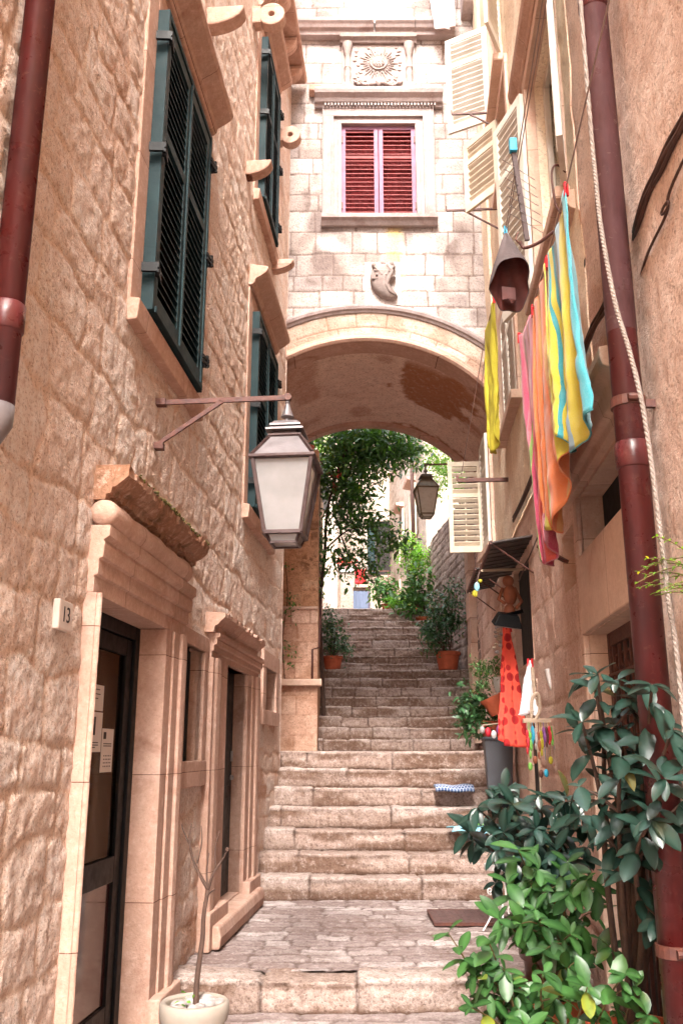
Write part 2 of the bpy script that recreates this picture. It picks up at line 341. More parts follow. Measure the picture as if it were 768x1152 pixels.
def leaf_mat(name, ca, cb, cc, rough=.35, trans=.25, spec=.5):
    m, n, b = newmat(name); r = attr(n, 'rnd')
    col = ramp(n, r, [(0, ca), (.5, cb), (.98, cc), (.99, (cc[0]*3+.08, cc[1]*1.5+.03, cc[2]*.7))])
    col = mixc(n, rng(n, attr(n, 'rib'), 0, 1, 0, .35), col, tuple(min(1, c*1.8+.03) for c in cc))
    col = mixc(n, rng(n, noise(n, 26, 4, .6, obj_co(n)), .58, .75, 0, .45), col, tuple(c*.5+.01 for c in cb)); col = mixc(n, rng(n, noise(n, 9, 2, .5, obj_co(n)), .66, .74, 0, .5), col, (cc[0]*2.2+.03, cc[1]*1.3, cc[2]*.6))
    n.links.new(col, b.inputs['Base Color']); b.inputs['Roughness'].default_value = rough; b.inputs['Specular IOR Level'].default_value = spec
    t = n.nodes.new('ShaderNodeBsdfTranslucent'); n.links.new(mixc(n, 1, col, (1.6, 1.5, .5), 'MULTIPLY'), t.inputs[0])
    mx = n.nodes.new('ShaderNodeMixShader'); mx.inputs[0].default_value = trans
    n.links.new(b.outputs[0], mx.inputs[1]); n.links.new(t.outputs[0], mx.inputs[2]); n.links.new(mx.outputs[0], n.nodes['Material Output'].inputs['Surface'])
    bump(n, b, noise(n, 40, 3, .5, obj_co(n)), .15, .004)
    return m
M['leafdark'] = leaf_mat('glossy dark leaves', (.003, .014, .008), (.005, .022, .014), (.011, .038, .028), .32, .06, .5)
M['leafgreen'] = leaf_mat('fresh green leaves', (.009, .040, .009), (.017, .066, .014), (.045, .13, .028), .38, .2)
M['leaftree'] = leaf_mat('tree leaves', (.010, .030, .010), (.030, .085, .020), (.09, .22, .045), .3, .35, .6)
M['leafbright'] = leaf_mat('light green leaves', (.045, .16, .015), (.08, .24, .02), (.16, .32, .04), .5, .45)  # lighter, more translucent green shared by several plants
M['leafpot'] = leaf_mat('potted shrub leaves', (.010, .045, .018), (.02, .075, .025), (.05, .13, .04), .35, .15)
M['leafherb'] = leaf_mat('herb leaves', (.02, .075, .014), (.034, .11, .02), (.07, .17, .035), .5, .25)
M['flower'] = leaf_mat('red petals', (.45, .01, .02), (.6, .03, .04), (.7, .08, .08), .6, .2)
def stripes(name, stops, vs=1.0):
    """woven stripes that run down the cloth, from the cloth's own width coordinate (attribute w, 0..1)"""
    m, n, b = newmat(name); x = n.nodes.new('ShaderNodeValToRGB'); x.color_ramp.interpolation = 'CONSTANT'; el = x.color_ramp.elements
    while len(el) < len(stops): el.new(.5)
    for e, (p, c) in zip(el, stops): e.position = p; e.color = (*c, 1)
    n.links.new(attr(n, 'w'), x.inputs['Fac'])
    col = mixc(n, rng(n, noise(n, 300, 2, .5, obj_co(n)), .3, .7, 0, .14), x.outputs[0], (.9, .9, .9)); wa = n.nodes.new('ShaderNodeTexWave'); wa.bands_direction = 'Z'; wa.inputs['Scale'].default_value = 55; wa.inputs['Distortion'].default_value = 1; n.links.new(obj_co(n), wa.inputs['Vector']); col = mixc(n, rng(n, wa.outputs['Fac'], 0, 1, 0, .16), col, (.25, .2, .15)); col = mixc(n, rng(n, noise(n, 6, 4, .6, obj_co(n)), .45, .8, 0, .12), col, (.7, .66, .6))
    n.links.new(col, b.inputs['Base Color']); b.inputs['Roughness'].default_value = .95; b.inputs['Specular IOR Level'].default_value = .1
    b.inputs['Sheen Weight'].default_value = .3
    t = n.nodes.new('ShaderNodeBsdfTranslucent'); n.links.new(col, t.inputs[0]); mx = n.nodes.new('ShaderNodeMixShader'); mx.inputs[0].default_value = .3
    n.links.new(b.outputs[0], mx.inputs[1]); n.links.new(t.outputs[0], mx.inputs[2]); n.links.new(mx.outputs[0], n.nodes['Material Output'].inputs['Surface'])
    bump(n, b, noise(n, 220, 2, .5, obj_co(n)), .3, .003)
    return m
Ty, Tb, Tt, To, Tr, Tm, Tp, Tg = (.68, .58, .015), (.24, .42, .54), (.0, .36, .44), (.74, .17, .015), (.62, .04, .02), (.50, .008, .09), (.52, .12, .17), (.18, .33, .03)
M['towelblue'] = stripes('turquoise striped towel', [(0, Tt), (.07, Ty), (.16, Tt), (.20, Ty), (.26, Tt), (.30, Tb), (.36, Tt), (.40, Ty), (.46, Tb), (.60, Ty), (.76, Tt)])
M['towelorange'] = stripes('orange striped towel', [(0, To), (.12, Ty), (.24, To), (.36, (.72, .34, .08)), (.44, To), (.52, Ty), (.57, To), (.70, (.70, .38, .12)), (.78, To), (.90, Ty)])
M['towelpink'] = stripes('pink striped towel', [(0, Tp), (.12, Tm), (.2, Tp), (.3, Tg), (.34, Tm), (.60, Tr), (.68, Tm), (.85, Tp)])
M['mat'] = None
def mat_pattern():
    m, n, b = newmat('blue white woven mat'); v = obj_co(n)
    br = n.nodes.new('ShaderNodeTexBrick'); n.links.new(v, br.inputs['Vector']); br.inputs['Scale'].default_value = 1
    br.inputs['Brick Width'].default_value = .03; br.inputs['Row Height'].default_value = .03; br.inputs['Mortar Size'].default_value = .0035; br.offset = .5
    br.inputs['Color1'].default_value = (.05, .09, .20, 1); br.inputs['Color2'].default_value = (.07, .12, .26, 1); br.inputs['Mortar'].default_value = (.5, .55, .65, 1)
    n.links.new(br.outputs[0], b.inputs['Base Color']); b.inputs['Roughness'].default_value = .95; return m
M['mat'] = mat_pattern()
def apron_mat():
    m, n, b = newmat('red printed cotton'); v = obj_co(n, (1, 1, .8))
    vo = n.nodes.new('ShaderNodeTexVoronoi'); vo.inputs['Scale'].default_value = 14; vo.inputs['Randomness'].default_value = .35; n.links.new(v, vo.inputs['Vector'])
    c = ramp(n, vo.outputs['Distance'], [(0, (.30, .005, .008)), (.40, (.36, .008, .01)), (.46, (.80, .09, .05)), (1, (.74, .05, .04))])
    n.links.new(c, b.inputs['Base Color']); b.inputs['Roughness'].default_value = .9; return m
M['apron'] = apron_mat()

# ================================================================ THE SETTING
# ground levels: z = -1.36 (lane), -1.19 (paving), steps up to 0, passage 0, steps up to 1.31, landing, steps up to 2.79
def stonedisp(seed, hr, lr, depth, edge, rough, rf, warp=.02, wf=3., rad=.03, bulge=0, vjit=0., var=.3):
    cache = {}
    def get(U, V):
        k = U.shape
        if k not in cache: cache[k] = stones(U, V, seed, hr, lr, warp, wf, rad, vjit=vjit)
        return cache[k]
    def disp(U, V):
        d_, r, r2 = get(U, V); m = sst(edge*.2, edge, d_)
        return -(1-m)*depth - m*(r2*depth*var) + m*fbm(U*rf, V*rf, seed+3, 4, .6)*rough + bulge*m*sst(0, .1, d_) + (1-m)*fbm(U*9, V*9, seed+4, 3)*rough*.4
    def mort(U, V):
        d_, r, r2 = get(U, V); return 1-sst(edge*.30, edge*.95, d_+fbm(U*25, V*25, seed, 2)*edge*.35)
    def rnd(U, V): return get(U, V)[1]
    return disp, {'mort': mort, 'rnd': rnd}

# ---- steps
def flight(name, y0, tread, rise, z0, n, xl, xr, y_end, mat, seed, slant=0, nose=.015, lr=(.45, 1.1)):
    """one flight as one mesh: every step a row of worn blocks, riser + tread"""
    Vs, Fs, at = [], [], {'mort': [], 'rnd': [], 'stain': [], 'yel': []}; base = 0
    for k in range(n):
        yk = y0+tread*k; z = z0+rise*k; nxt = tread if k < n-1 else max(tread, y_end-yk)
        rr = np.linspace(-.045, rise-nose, 13); ar = np.linspace(0, pi/2, 5)[1:-1]; tt = np.linspace(nose, nxt+.03, max(8, int(nxt/.035)))
        py = np.concatenate([0*rr, nose-nose*np.cos(ar), tt]); pz = np.concatenate([rr, rise-nose+nose*np.sin(ar), 0*tt+rise])
        ny = np.concatenate([0*rr-1, -np.cos(ar), 0*tt]); nz = np.concatenate([0*rr, np.sin(ar), 0*tt+1])
        s = np.concatenate([[0], np.cumsum(np.hypot(np.diff(py), np.diff(pz)))]); s0_ = .045
        x0, x1 = xl(yk), xr(yk); U = np.arange(x0, x1, .018); Ug, Sg = np.meshgrid(U, s, indexing='ij')
        rg = np.random.default_rng(seed*31+k); js = [x0-rg.uniform(0, .5)]
        while js[-1] < x1+.1: js.append(js[-1]+rg.uniform(*lr))
        js = np.array(js); uw = Ug+fbm(Ug*5, Sg*5, seed+k)*.02; ji = np.clip(np.searchsorted(js, uw)-1, 0, len(js)-2)
        du = np.minimum(uw-js[ji], js[ji+1]-uw); q = rg.random(len(js)+1); hgt = (q[ji]-.5)*.012
        front = (Sg < rise+.10); db = np.abs(Sg-(rise+.30 if nxt > .5 else 9))
        e = np.where(front | True, du, 9); e = np.minimum(e, np.maximum(Sg-.04, 0)+.004)
        m = sst(.003, .014, e)
        ss = np.abs(Sg-rise)                                        # distance from the nose: chipped and worn
        D = -(1-m)*.014+fbm(Ug*5, Sg*5+k*7, seed+2, 5, .62)*.018+fbm(Ug*28, Sg*28, seed+3, 3)*.007+hgt*.4-sst(.05, 0, ss)*.016*sst(.35, .8, vn(Ug*9, Sg*0+k*3, seed))
        sag = -.012*np.cos((Ug-(x0+x1)/2)/(x1-x0)*pi)
        X = Ug; Y = yk+py[None]+ny[None]*D*-1*-1+fbm(Ug*1.3, 0*Ug+k, seed+9, 2)*.03+slant*(Ug-x0); Z = z+pz[None]+nz[None]*D+sag*(pz[None]/rise)+(hgt*(pz[None]/rise))
        P = np.stack([X, Y, Z], -1).reshape(-1, 3); nu, nv = Ug.shape
        i = np.arange(nu-1)[:, None]*nv+np.arange(nv-1)[None]; F = np.stack([i, i+nv, i+nv+1, i+1], -1).reshape(-1, 4)+base
        base += nu*nv; Vs.append(P); Fs.append(F)
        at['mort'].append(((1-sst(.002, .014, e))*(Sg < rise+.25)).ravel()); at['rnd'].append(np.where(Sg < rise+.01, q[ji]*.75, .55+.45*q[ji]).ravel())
        edge_dark = sst(rise*.65, 0.04, Sg)*.75*vn(Ug*3, Sg*8, seed+5)+sst(.42, .70, vn(Ug*2.2+k*9, Sg*9, seed+7))*(Sg < rise+.02)*.85+.35*sst(rise+.15, rise+.29, Sg)  # patchy riser stains, plus darker towards riser foot and tread back
        at['stain'].append(np.clip(edge_dark, 0, .8).ravel()); at['yel'].append(0*Ug.ravel())
    o = _mesh(name, np.concatenate(Vs), np.concatenate(Fs), mat, None, True)
    for a, l in at.items():
        A = o.data.attributes.new(a, 'FLOAT', 'POINT'); A.data.foreach_set('value', np.concatenate(l).astype(np.float32))
    return tag(o, kind='structure')
XL = lambda y: -1.352+.0775*y
XR = lambda y: .95+.0775*y
flight('kerb_step', 5.35, .25, .17, -1.36, 1, lambda y: -1.05, lambda y: 1.5, 5.60, M['step'], 3, lr=(.35, .75))
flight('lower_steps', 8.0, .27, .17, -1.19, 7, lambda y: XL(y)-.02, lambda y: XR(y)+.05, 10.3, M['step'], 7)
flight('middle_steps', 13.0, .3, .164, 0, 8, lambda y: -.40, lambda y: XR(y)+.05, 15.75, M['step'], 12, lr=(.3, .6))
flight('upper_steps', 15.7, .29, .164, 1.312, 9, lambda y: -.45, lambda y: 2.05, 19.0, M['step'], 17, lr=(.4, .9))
def flat_ground(name, x0, x1, y0, y1, z, mat, seed, hr, lr, depth=.010, step=.016, slope=0):
    dz, at = stonedisp(seed, hr, lr, depth, .016, .012, 9, warp=.05, wf=4, rad=.035, var=.5)
    at = dict(at); at['stain'] = lambda U, V: .35*sst(.55, .8, vn(U*2.5, V*2.5, seed)); at['yel'] = lambda U, V: 0*U
    # U runs along x (stones long in x), V along y
    o = sheet(name, axis(x0, x1, step), axis(y0, y1, step), lambda U, V, D: (U, V, z+D+fbm(U*.8, V*.8, seed, 2)*.012+slope*(V-y0)), dz, at, mat)
    return tag(o, kind='structure')
flat_ground('paving', -1.15, 1.75, 5.55, 8.06, -1.193, M['paving'], 21, (.10, .19), (.16, .42))
flat_ground('lane', -1.6, 1.7, 2.0, 5.40, -1.36, M['paving'], 22, (.25, .5), (.3, .8), step=.03)
flat_ground('passage_floor', -1.4, 2.2, 10.2, 13.05, -.012, M['paving'], 23, (.2, .4), (.3, .6), step=.05)
g = MB(); g.box(-60, 60, -60, 9, -1.8, -1.45); o = g.build('ground', M['paving']); tag(o, kind='structure')
g = MB(); g.box(-30, 40, 18.9, 90, 2.4, 2.77); o = g.build('upper_ground', M['farwall']); tag(o, kind='structure')
g = MB(); g.box(-30, -.46, 13.2, 18.9, -1.0, 1.2); g.box(2.4, 30, 9.5, 18.9, -1., 1.2); o = g.build('hillside', M['greywall']); tag(o, kind='structure')

# ================================================================ LEFT HOUSE
LH = thing('stone_house', 'rough stone house with teal shutters and two carved doorways lining the left side', 'house', (-1.352, 0, -1.36), -TH, off=(0, 0, 1.36))
K = 1.003
def y_(y): return y*K
DOOR1 = (3.77, 4.87, -1.30, .64); DOOR2 = (6.53, 7.36, -1.04, .60); SLIT = (5.28, 5.84, -.06, .62); SMALL = (8.33, 8.95, .36, .74)
WIN1 = (4.17, 5.20, 2.20, 3.98); WIN2 = (7.32, 8.12, 5.0, 6.72); WIN3 = (7.24, 8.30, 2.0, 3.72)
holesL = [tuple((a*K, b*K, c, d_)) for a, b, c, d_ in (DOOR1, DOOR2, SLIT, SMALL, WIN1, WIN2, WIN3)]
dL, aL = stonedisp(5, (.18, .31), (.22, .50), .008, .022, .009, 17, warp=.085, wf=3.6, rad=.05, bulge=.002, vjit=.12, var=.7)
aL = dict(aL)
def stainL(U, V):
    s = .8*sst(.62, .78, vn(U*4, V*3, 41))*sst(-.3, -.6, V)*(U > 5.2)       # bare reddish rubble low down
    s += .7*sst(.60, .8, vn(U*5, V*7, 44))*(U > 7.3)*(V < 1.2)*(V > -1)
    s += .35*sst(.72, .85, vn(U*1.6, V*2.2, 47))
    return np.clip(s, 0, .85)
aL['stain'] = stainL; aL['yel'] = lambda U, V: 0*U
sn = sorted({h[i] for h in holesL for i in (0, 1)}); snv = sorted({h[i] for h in holesL for i in (2, 3)})
U = axis(2.3, 9.42*K, .0135, sn); V = np.concatenate([axis(-1.45, 4.2, .0135, snv)[:-1], axis(4.2, 11, .024, snv)])
sheet('wall', U, V, lambda U, V, D: (D, U, V), dL, aL, M['rubble'], LH, holesL)
# the rest of the house: the wall behind the viewer, the end wall by the arch, the back and the roof
b = MB(); b.box(-.45, -.005, -7, 2.31, -1.5, 11); b.build('rear_wall', M['plaster'], LH)
b = MB(); b.box(-.46, -.0, 9.41*K, 9.44*K, -1.5, 11); b.box(-6, -.46, 9.3, 9.44*K, -1.5, 11); b.box(-6, -5.8, -7, 9.3, -1.5, 11); b.build('end_wall', M['rubble'], LH)
b = MB(); b.box(-6.2, .30, -7, 9.42*K, 11.0, 11.15); b.build('roof', M['trim'], LH, bevel=.01)
def reveal(house, hole, depth, mat, sgn=1, back=None, backmat=None, name='reveal', thick=.02):
    a, b_, c, d_ = hole; a *= K; b_ *= K; b = MB(); X = lambda p, q: (min(p*sgn, q*sgn), max(p*sgn, q*sgn))
    e = .012
    x0, x1 = X(-depth, .0)
    b.box(x0, x1, a-thick, a, c-thick, d_+thick); b.box(x0, x1, b_, b_+thick, c-thick, d_+thick)
    b.box(x0, x1, a, b_, c-thick, c); b.box(x0, x1, a, b_, d_, d_+thick)
    o = b.build(name, mat, house)
    if backmat:
        bb = MB(); x0, x1 = X(-depth-.02, -depth); bb.box(x0, x1, a-thick, b_+thick, c-thick, d_+thick); bb.build(back or 'interior', backmat, o)
    return o
# --- louvred shutters in a projecting frame, used on both houses
def louvres(b, x0, x1, ya, yb, za, zb, n, tilt=.6, th=.006, sgn=1):
    """slats across [ya,yb] between za and zb, tilted down to the outside"""
    p = (zb-za)/n
    for k in range(n):
        zc = za+p*(k+.5); h = p*tilt
        lo = [(x0, ya, zc+h*.5-th), (x1, ya, zc-h*.5-th), (x1, yb, zc-h*.5-th), (x0, yb, zc+h*.5-th)]
        hi = [(x0, ya, zc+h*.5), (x1, ya, zc-h*.5), (x1, yb, zc-h*.5), (x0, yb, zc+h*.5)]
        b.hexa(lo, hi)
def shutter_leaf(parent, ya, yb, za, zb, x, fr, slat, matf, mats_, midfrac=.62, pitch=.052, sgn=1, th=.035, name='shutter', rail=.05, centre=False, tilt=.75):
    """leaf in the plane x..x+th; returns frame object, slats as its child"""
    f = MB(); X0, X1 = (x, x+th*sgn)
    f.box(X0, X1, ya, ya+fr, za, zb); f.box(X0, X1, yb-fr, yb, za, zb)
    f.box(X0, X1, ya+fr, yb-fr, za, za+rail*1.3); f.box(X0, X1, ya+fr, yb-fr, zb-rail*1.1, zb); zm = za+(zb-za)*midfrac
    f.box(X0, X1, ya+fr, yb-fr, zm-rail/2, zm+rail/2)
    if centre: yc = (ya+yb)/2; f.box(X1, X1+.006*sgn, yc-.006, yc+.006, za+rail, zb-rail)
    o = f.build(name, matf, parent, bevel=.003)
    s = MB()
    for q0, q1 in ((za+rail*1.3, zm-rail/2), (zm+rail/2, zb-rail*1.1)):
        louvres(s, x+.004*sgn, x+th*.95*sgn, ya+fr*.9, yb-fr*.9, q0, q1, max(3, int((q1-q0)/pitch)), tilt)
    s.build('slats', mats_, o); return o
def teal_window(hole, hood, n_hinge=3):
    a, b_, c, d_ = hole; a *= K; b_ *= K
    w = MB()                                                          # projecting teal frame
    t = .035
    w.box(-.05, .075, a-t, a, c-t, d_+t); w.box(-.05, .075, b_, b_+t, c-t, d_+t); w.box(-.05, .075, a, b_, d_, d_+t); w.box(-.05, .085, a, b_, c-t, c)
    win = w.build('window', M['teal'], LH, bevel=.003)
    bb = MB(); bb.box(-.30, -.28, a-.02, b_+.02, c-.02, d_+.02); bb.box(-.28, -.02, a-.05, a-.0355, c-.05, d_+.05); bb.box(-.28, -.02, b_+.0355, b_+.05, c-.05, d_+.05)
    bb.box(-.28, -.02, a-.05, b_+.05, d_+.0355, d_+.05); bb.box(-.28, -.02, a-.05, b_+.05, c-.05, c-.0355); bb.build('interior', M['void'], win)
    m = (a+b_)/2
    for q0, q1 in ((a+.006, m-.004), (m+.004, b_-.006)):
        f = MB(); fr = .055
        f.box(.03, .066, q0, q0+fr, c+.01, d_-.01); f.box(.03, .066, q1-fr, q1, c+.01, d_-.01)
        f.box(.03, .066, q0+fr, q1-fr, c+.01, c+.09); f.box(.03, .066, q0+fr, q1-fr, d_-.08, d_-.01); zm = c+(d_-c)*.60
        f.box(.03, .066, q0+fr, q1-fr, zm-.03, zm+.03)
        louvres(f, .034, .064, q0+fr*.9, q1-fr*.9, c+.09, zm-.03, int((zm-c)/.062), .9, .008); louvres(f, .034, .064, q0+fr*.9, q1-fr*.9, zm+.03, d_-.08, int((d_-zm)/.062), .9, .008)
        f.build('shutter', M['teal'], win)
    f = MB(); f.box(.066, .078, m-.012, m+.012, c+.01, d_-.01); f.build('astragal', M['teal'], win, bevel=.002)
    for z in np.linspace(c+.18, d_-.18, n_hinge):
        for yy, s in ((a-.02, 1), (b_+.02, -1)):
            h = MB(); h.bar((.02, yy-.06*s, z), (.10, yy-.05*s, z), .018, .05); h.bar((.10, yy-.055*s, z+.01), (.085, yy+.05*s, z+.01), .014, .022); h.bar((.10, yy-.055*s, z-.02), (.085, yy+.05*s, z-.02), .014, .018)
            h.lathe([(.012, z-.04), (.012, z+.04)], (.095, yy-.03*s, 0), 8); h.build('hinge', M['black'], win)
    # flat stone surround and hood
    s = MB(); q = .16
    s.box(-.03, .012, a-t-q, a-t, c-t-.02, d_+t+q); s.box(-.03, .012, b_+t, b_+t+q*.9, c-t-.02, d_+t+q); s.box(-.03, .0135, a-t, b_+t, d_+t, d_+t+q)
    s.prism([(-.03, c-t-.14), (.05, c-t-.13), (.06, c-t-.02), (-.03, c-t-.005)], lambda p, r, tt: (p, tt, r), a-t-q, b_+t+q)
    s.build('surround', M['trim'], LH, bevel=.006)
    if hood:
        z, y0, y1 = hood; pr = [(-.03, z), (.03, z+.005), (.05, z+.03), (.055, z+.06), (.10, z+.085), (.15, z+.12), (.165, z+.15), (.165, z+.175), (-.03, z+.21)]
        s = MB(); s.prism(pr, lambda p, r, tt: (p, tt, r), y0*K, y1*K); s.build('hood_moulding', M['trim'], LH, bevel=.004)
teal_window(WIN1, (4.20, 4.05, 5.45)); teal_window(WIN2, (6.95, 7.1, 8.35)); teal_window(WIN3, (3.93, 7.05, 8.5))
# --- doorway 1
def portal(op, jl, jr, z0, ztop, depth, roll=True, cornice=None, step=None):
    a, b_, c, d_ = (op[0]*K, op[1]*K, op[2], op[3])
    s = MB()
    # jamb mouldings: stepped profile in (x, y), running up
    def jamb(y0, y1, inner):
        w = y1-y0; sg = 1 if inner == 'lo' else -1; o0 = y0 if inner == 'lo' else y1
        st = [(0, .030), (.30, .030), (.31, .042), (.58, .042), (.60, .060), (.72, .066), (.86, .060), (.90, .045), (1, .045)]
        pts = [(x, o0+sg*t*w) for t, x in st]; pts += [(-depth, o0+sg*w), (-depth, o0)]
        s.prism(pts, lambda p, q, t: (p, q, t), z0, d_)
    if jl: jamb(jl*K, a, 'hi')
    jamb(b_, jr*K, 'lo')
    y0 = (jl or op[0]-.1)*K; y1 = jr*K
    H = ztop-d_
    pr = [(-depth, d_), (.030, d_), (.030, d_+H*.25), (.045, d_+H*.27), (.045, d_+H*.50), (.062, d_+H*.52), (.066, d_+H*.72), (.060, d_+H*.78), (.085, d_+H*.84), (.085, ztop), (-depth, ztop)]
    s.prism(pr, lambda p, q, t: (p, t, q), y0, y1)
    o = s.build('door_surround', M['trim'], LH, bevel=.004)
    for q0, q1 in [(b_+.002, y1+.012)]+([(y0-.012, a-.002)] if jl else []): pb = MB(); pb.box(0, .085, q0, q1, z0, z0+.22); pb.build('plinth', M['trim'], o, bevel=.008)
    return o
P1 = portal(DOOR1, 3.705, 5.27, -1.40, .93, .13)
r = MB(); ys = np.linspace(3.70*K, 5.12*K, 40)
r.tube([(.045, y, .985+.004*sin(y*9)) for y in ys], [.050]+[.064+.003*sin(y*23) for y in ys[1:-1]]+[.05], 16); r.build('torus_moulding', M['trim'], P1, smooth=True)
z = 1.045; pr = [(-.03, z), (.05, z), (.055, z+.025), (.075, z+.03), (.08, z+.055), (.105, z+.065), (.145, z+.10), (.15, z+.135), (.145, z+.145), (-.03, z+.155)]
def crumbly(pr, y0, y1, mat, name, parent, seed):
    ys = np.linspace(y0, y1, 90); n = len(pr); vs = []; 
    for i, y in enumerate(ys):
        for k, (p, q) in enumerate(pr):
            j = (vn(y*14, k*3.1, seed)-.5)*.022+(vn(y*40, k*2.3, seed+1)-.5)*.012
            vs.append((p+(j if p > 0 else 0), y, q+(j*.8 if p > .05 else 0)))
    m = MB(); fs = [(i*n+k, i*n+(k+1) % n, (i+1)*n+(k+1) % n, (i+1)*n+k) for i in range(89) for k in range(n)]
    fs += [tuple(range(n))[::-1], tuple(range(89*n, 90*n))]; m._add(vs, fs); return m.build(name, mat, parent)
c1 = crumbly(pr, 3.71*K, 5.28*K, M['moss'], 'cornice', P1, 61)
# moss tufts along the front edge
m = MB(); rd = random.Random(5)
for i in range(420):
    y = rd.uniform(3.85, 5.27)*K; m.ball((.145+rd.uniform(-.04, .010), y, z+.146+rd.uniform(-.008, .010)), rd.uniform(.004, .010), 4, (1, 1.2, .8))
M['mosstuft'] = plain('dry moss', (.12, .10, .02), .95, var=.6, vs=30, bmp=.8, bs=120, col2=(.05, .04, .012)); m.build('moss', M['mosstuft'], P1)
# door leaf 1: glazed black door, an ochre room behind
a, b_, c, d_ = DOOR1; a *= K; b_ *= K
f = MB(); X0, X1 = -.17, -.12
f.box(X0-.03, X1+.005, b_-.075, b_, c, d_); f.box(X0-.03, X1+.005, a, a+.05, c, d_); f.box(X0-.03, X1+.005, a+.05, b_-.075, d_-.07, d_)
D1 = f.build('door', M['black'], LH, bevel=.004)
f = MB(); f.box(X0, X1-.01, b_-.17, b_-.08, c+.01, d_-.075); f.box(X0, X1-.01, a+.052, a+.13, c+.01, d_-.075); f.box(X0, X1-.01, a+.13, b_-.17, d_-.16, d_-.075)
f.box(X0, X1-.01, a+.13, b_-.17, -.62, -.50); f.box(X0, X1-.01, a+.13, b_-.17, c+.01, c+.13); f.build('door_leaf', M['black'], D1, bevel=.004)
gp = MB(); gp.box(-.150, -.146, a+.131, b_-.171, -.50, d_-.16); gp.build('glass', M['glass'], D1)
gp = MB(); gp.box(-.160, -.146, a+.131, b_-.171, c+.13, -.62); M['lowpane'] = plain('dark lower panel', (.05, .018, .02), .12, var=.2, vs=3, bmp=0); gp.build('panel', M['lowpane'], D1)
rm = MB(); rm.box(-.30, -.28, a-.6, b_+.6, -1.4, 1.0); rm.build('interior', M['room'], LH)
# papers stuck to the glass
def paper(y0, y1, z0, z1, x, label, lines, block=None, grid=False):
    t = thing('paper_notice', label, 'notice', group=None, loc=(0, 0, 0)); t.location = LH.location; t.rotation_euler = LH.rotation_euler; OFF[t.name] = (0, 0, 1.36)
    b = MB(); b.box(x, x+.0015, y0, y1, z0, z1); b.build('sheet', M['paper'], t)
    b = MB(); w = y1-y0; h = z1-z0
    for k, (u0, u1, v) in enumerate(lines): b.box(x+.0015, x+.0019, y0+w*u0, y0+w*u1, z0+h*v, z0+h*v+.0045)
    if block: u0, u1, v0, v1 = block; b.box(x+.0015, x+.0019, y0+w*u0, y0+w*u1, z0+h*v0, z0+h*v1)
    if grid:
        for i in range(5):
            for j in range(4): b.box(x+.0015, x+.0019, y0+w*(.22+.14*i), y0+w*(.29+.14*i), z0+h*(.12+.08*j), z0+h*(.15+.08*j))
    b.build('print', M['ink'], t)
XG = -.1455
paper(4.25, 4.44, .185, .305, XG, 'small white paper with three printed lines, uppermost on the doorway glass', [(.2, .7, .8), (.2, .75, .62), (.2, .6, .45)])
paper(4.24, 4.445, -.005, .178, XG, 'white sheet with a black vertical emblem stuck on the glass of the near left door', [(.2, .8, .22), (.2, .8, .16), (.2, .6, .10)], (.30, .55, .42, .88))
paper(4.455, 4.625, -.10, .105, XG, 'larger pale sheet with printed grid and brown square on the near left door', [(.15, .85, .64), (.15, .85, .59)], (.12, .35, .76, .92), True)
# house number
np_ = thing('number_plate', 'small pale stone plate carved with the number 13 beside the near doorway', 'sign', (-1.352, 0, -1.36), -TH, off=(0, 0, 1.36))
b = MB(); b.box(.0, .028, 3.38, 3.52, .445, .560); b.build('plate', M['plate'], np_, bevel=.006)
def text3d(s, size, mat, name, parent, loc, rot, ext=.001):
    cu = bpy.data.curves.new(name, 'FONT'); cu.body = s; cu.size = size; cu.extrude = ext; cu.align_x = 'CENTER'; cu.align_y = 'CENTER'
    t = bpy.data.objects.new('t', cu); COL.objects.link(t); bpy.context.view_layer.update()
    me = bpy.data.meshes.new_from_object(t.evaluated_get(bpy.context.evaluated_depsgraph_get())); bpy.data.objects.remove(t)
    me.materials.clear(); me.materials.append(mat); o = bpy.data.objects.new(name, me); COL.objects.link(o); o.parent = parent
    of = OFF.get(parent.name, (0, 0, 0)); o.location = (loc[0]+of[0], loc[1]+of[1], loc[2]+of[2]); o.rotation_euler = rot; return o
text3d('13', .085, M['ink'], 'number', np_, (.0285, 3.45, .503), (pi/2, 0, pi/2))
# --- doorway 2, slit window, small window
P2 = portal(DOOR2, 5.98, 7.85, -1.19, .76, .10)
z = .80; pr = [(-.03, z-.04), (.045, z-.04), (.06, z), (.08, z+.01), (.10, z+.035), (.125, z+.055), (.13, z+.085), (-.03, z+.095)]
crumbly(pr, 5.92*K, 7.6*K, M['trim'], 'cornice', P2, 71)
a, b_, c, d_ = DOOR2; a *= K; b_ *= K
f = MB(); f.box(-.13, -.085, a, b_, c, d_); D2 = f.build('door', M['black'], LH, bevel=.003)
f = MB(); f.box(-.085, -.075, a+.08, b_-.08, c+.1, c+.7); f.box(-.085, -.075, a+.08, b_-.08, c+.78, d_-.1); f.build('panel', M['black'], D2, bevel=.004)
f = MB(); f.ball((-.065, b_-.10, -.2), .02, 8); f.bar((-.07, b_-.10, -.08), (-.07, b_-.10, .0), .02, .02); f.build('handle', M['wire'], D2, smooth=True)
reveal(LH, DOOR2, .13, M['trim'])
s = MB(); s.prism([(-.14, -1.19), (.13, -1.19), (.14, -1.12), (.125, -1.055), (-.14, -1.045)], lambda p, q, t: (p, t, q), 6.05*K, 7.75*K); s.build('threshold', M['trim'], LH, bevel=.015)
s = MB(); s.box(-.2, .10, 3.7*K, 5.3*K, -1.5, -1.30); s.build('threshold', M['trim'], LH, bevel=.01)
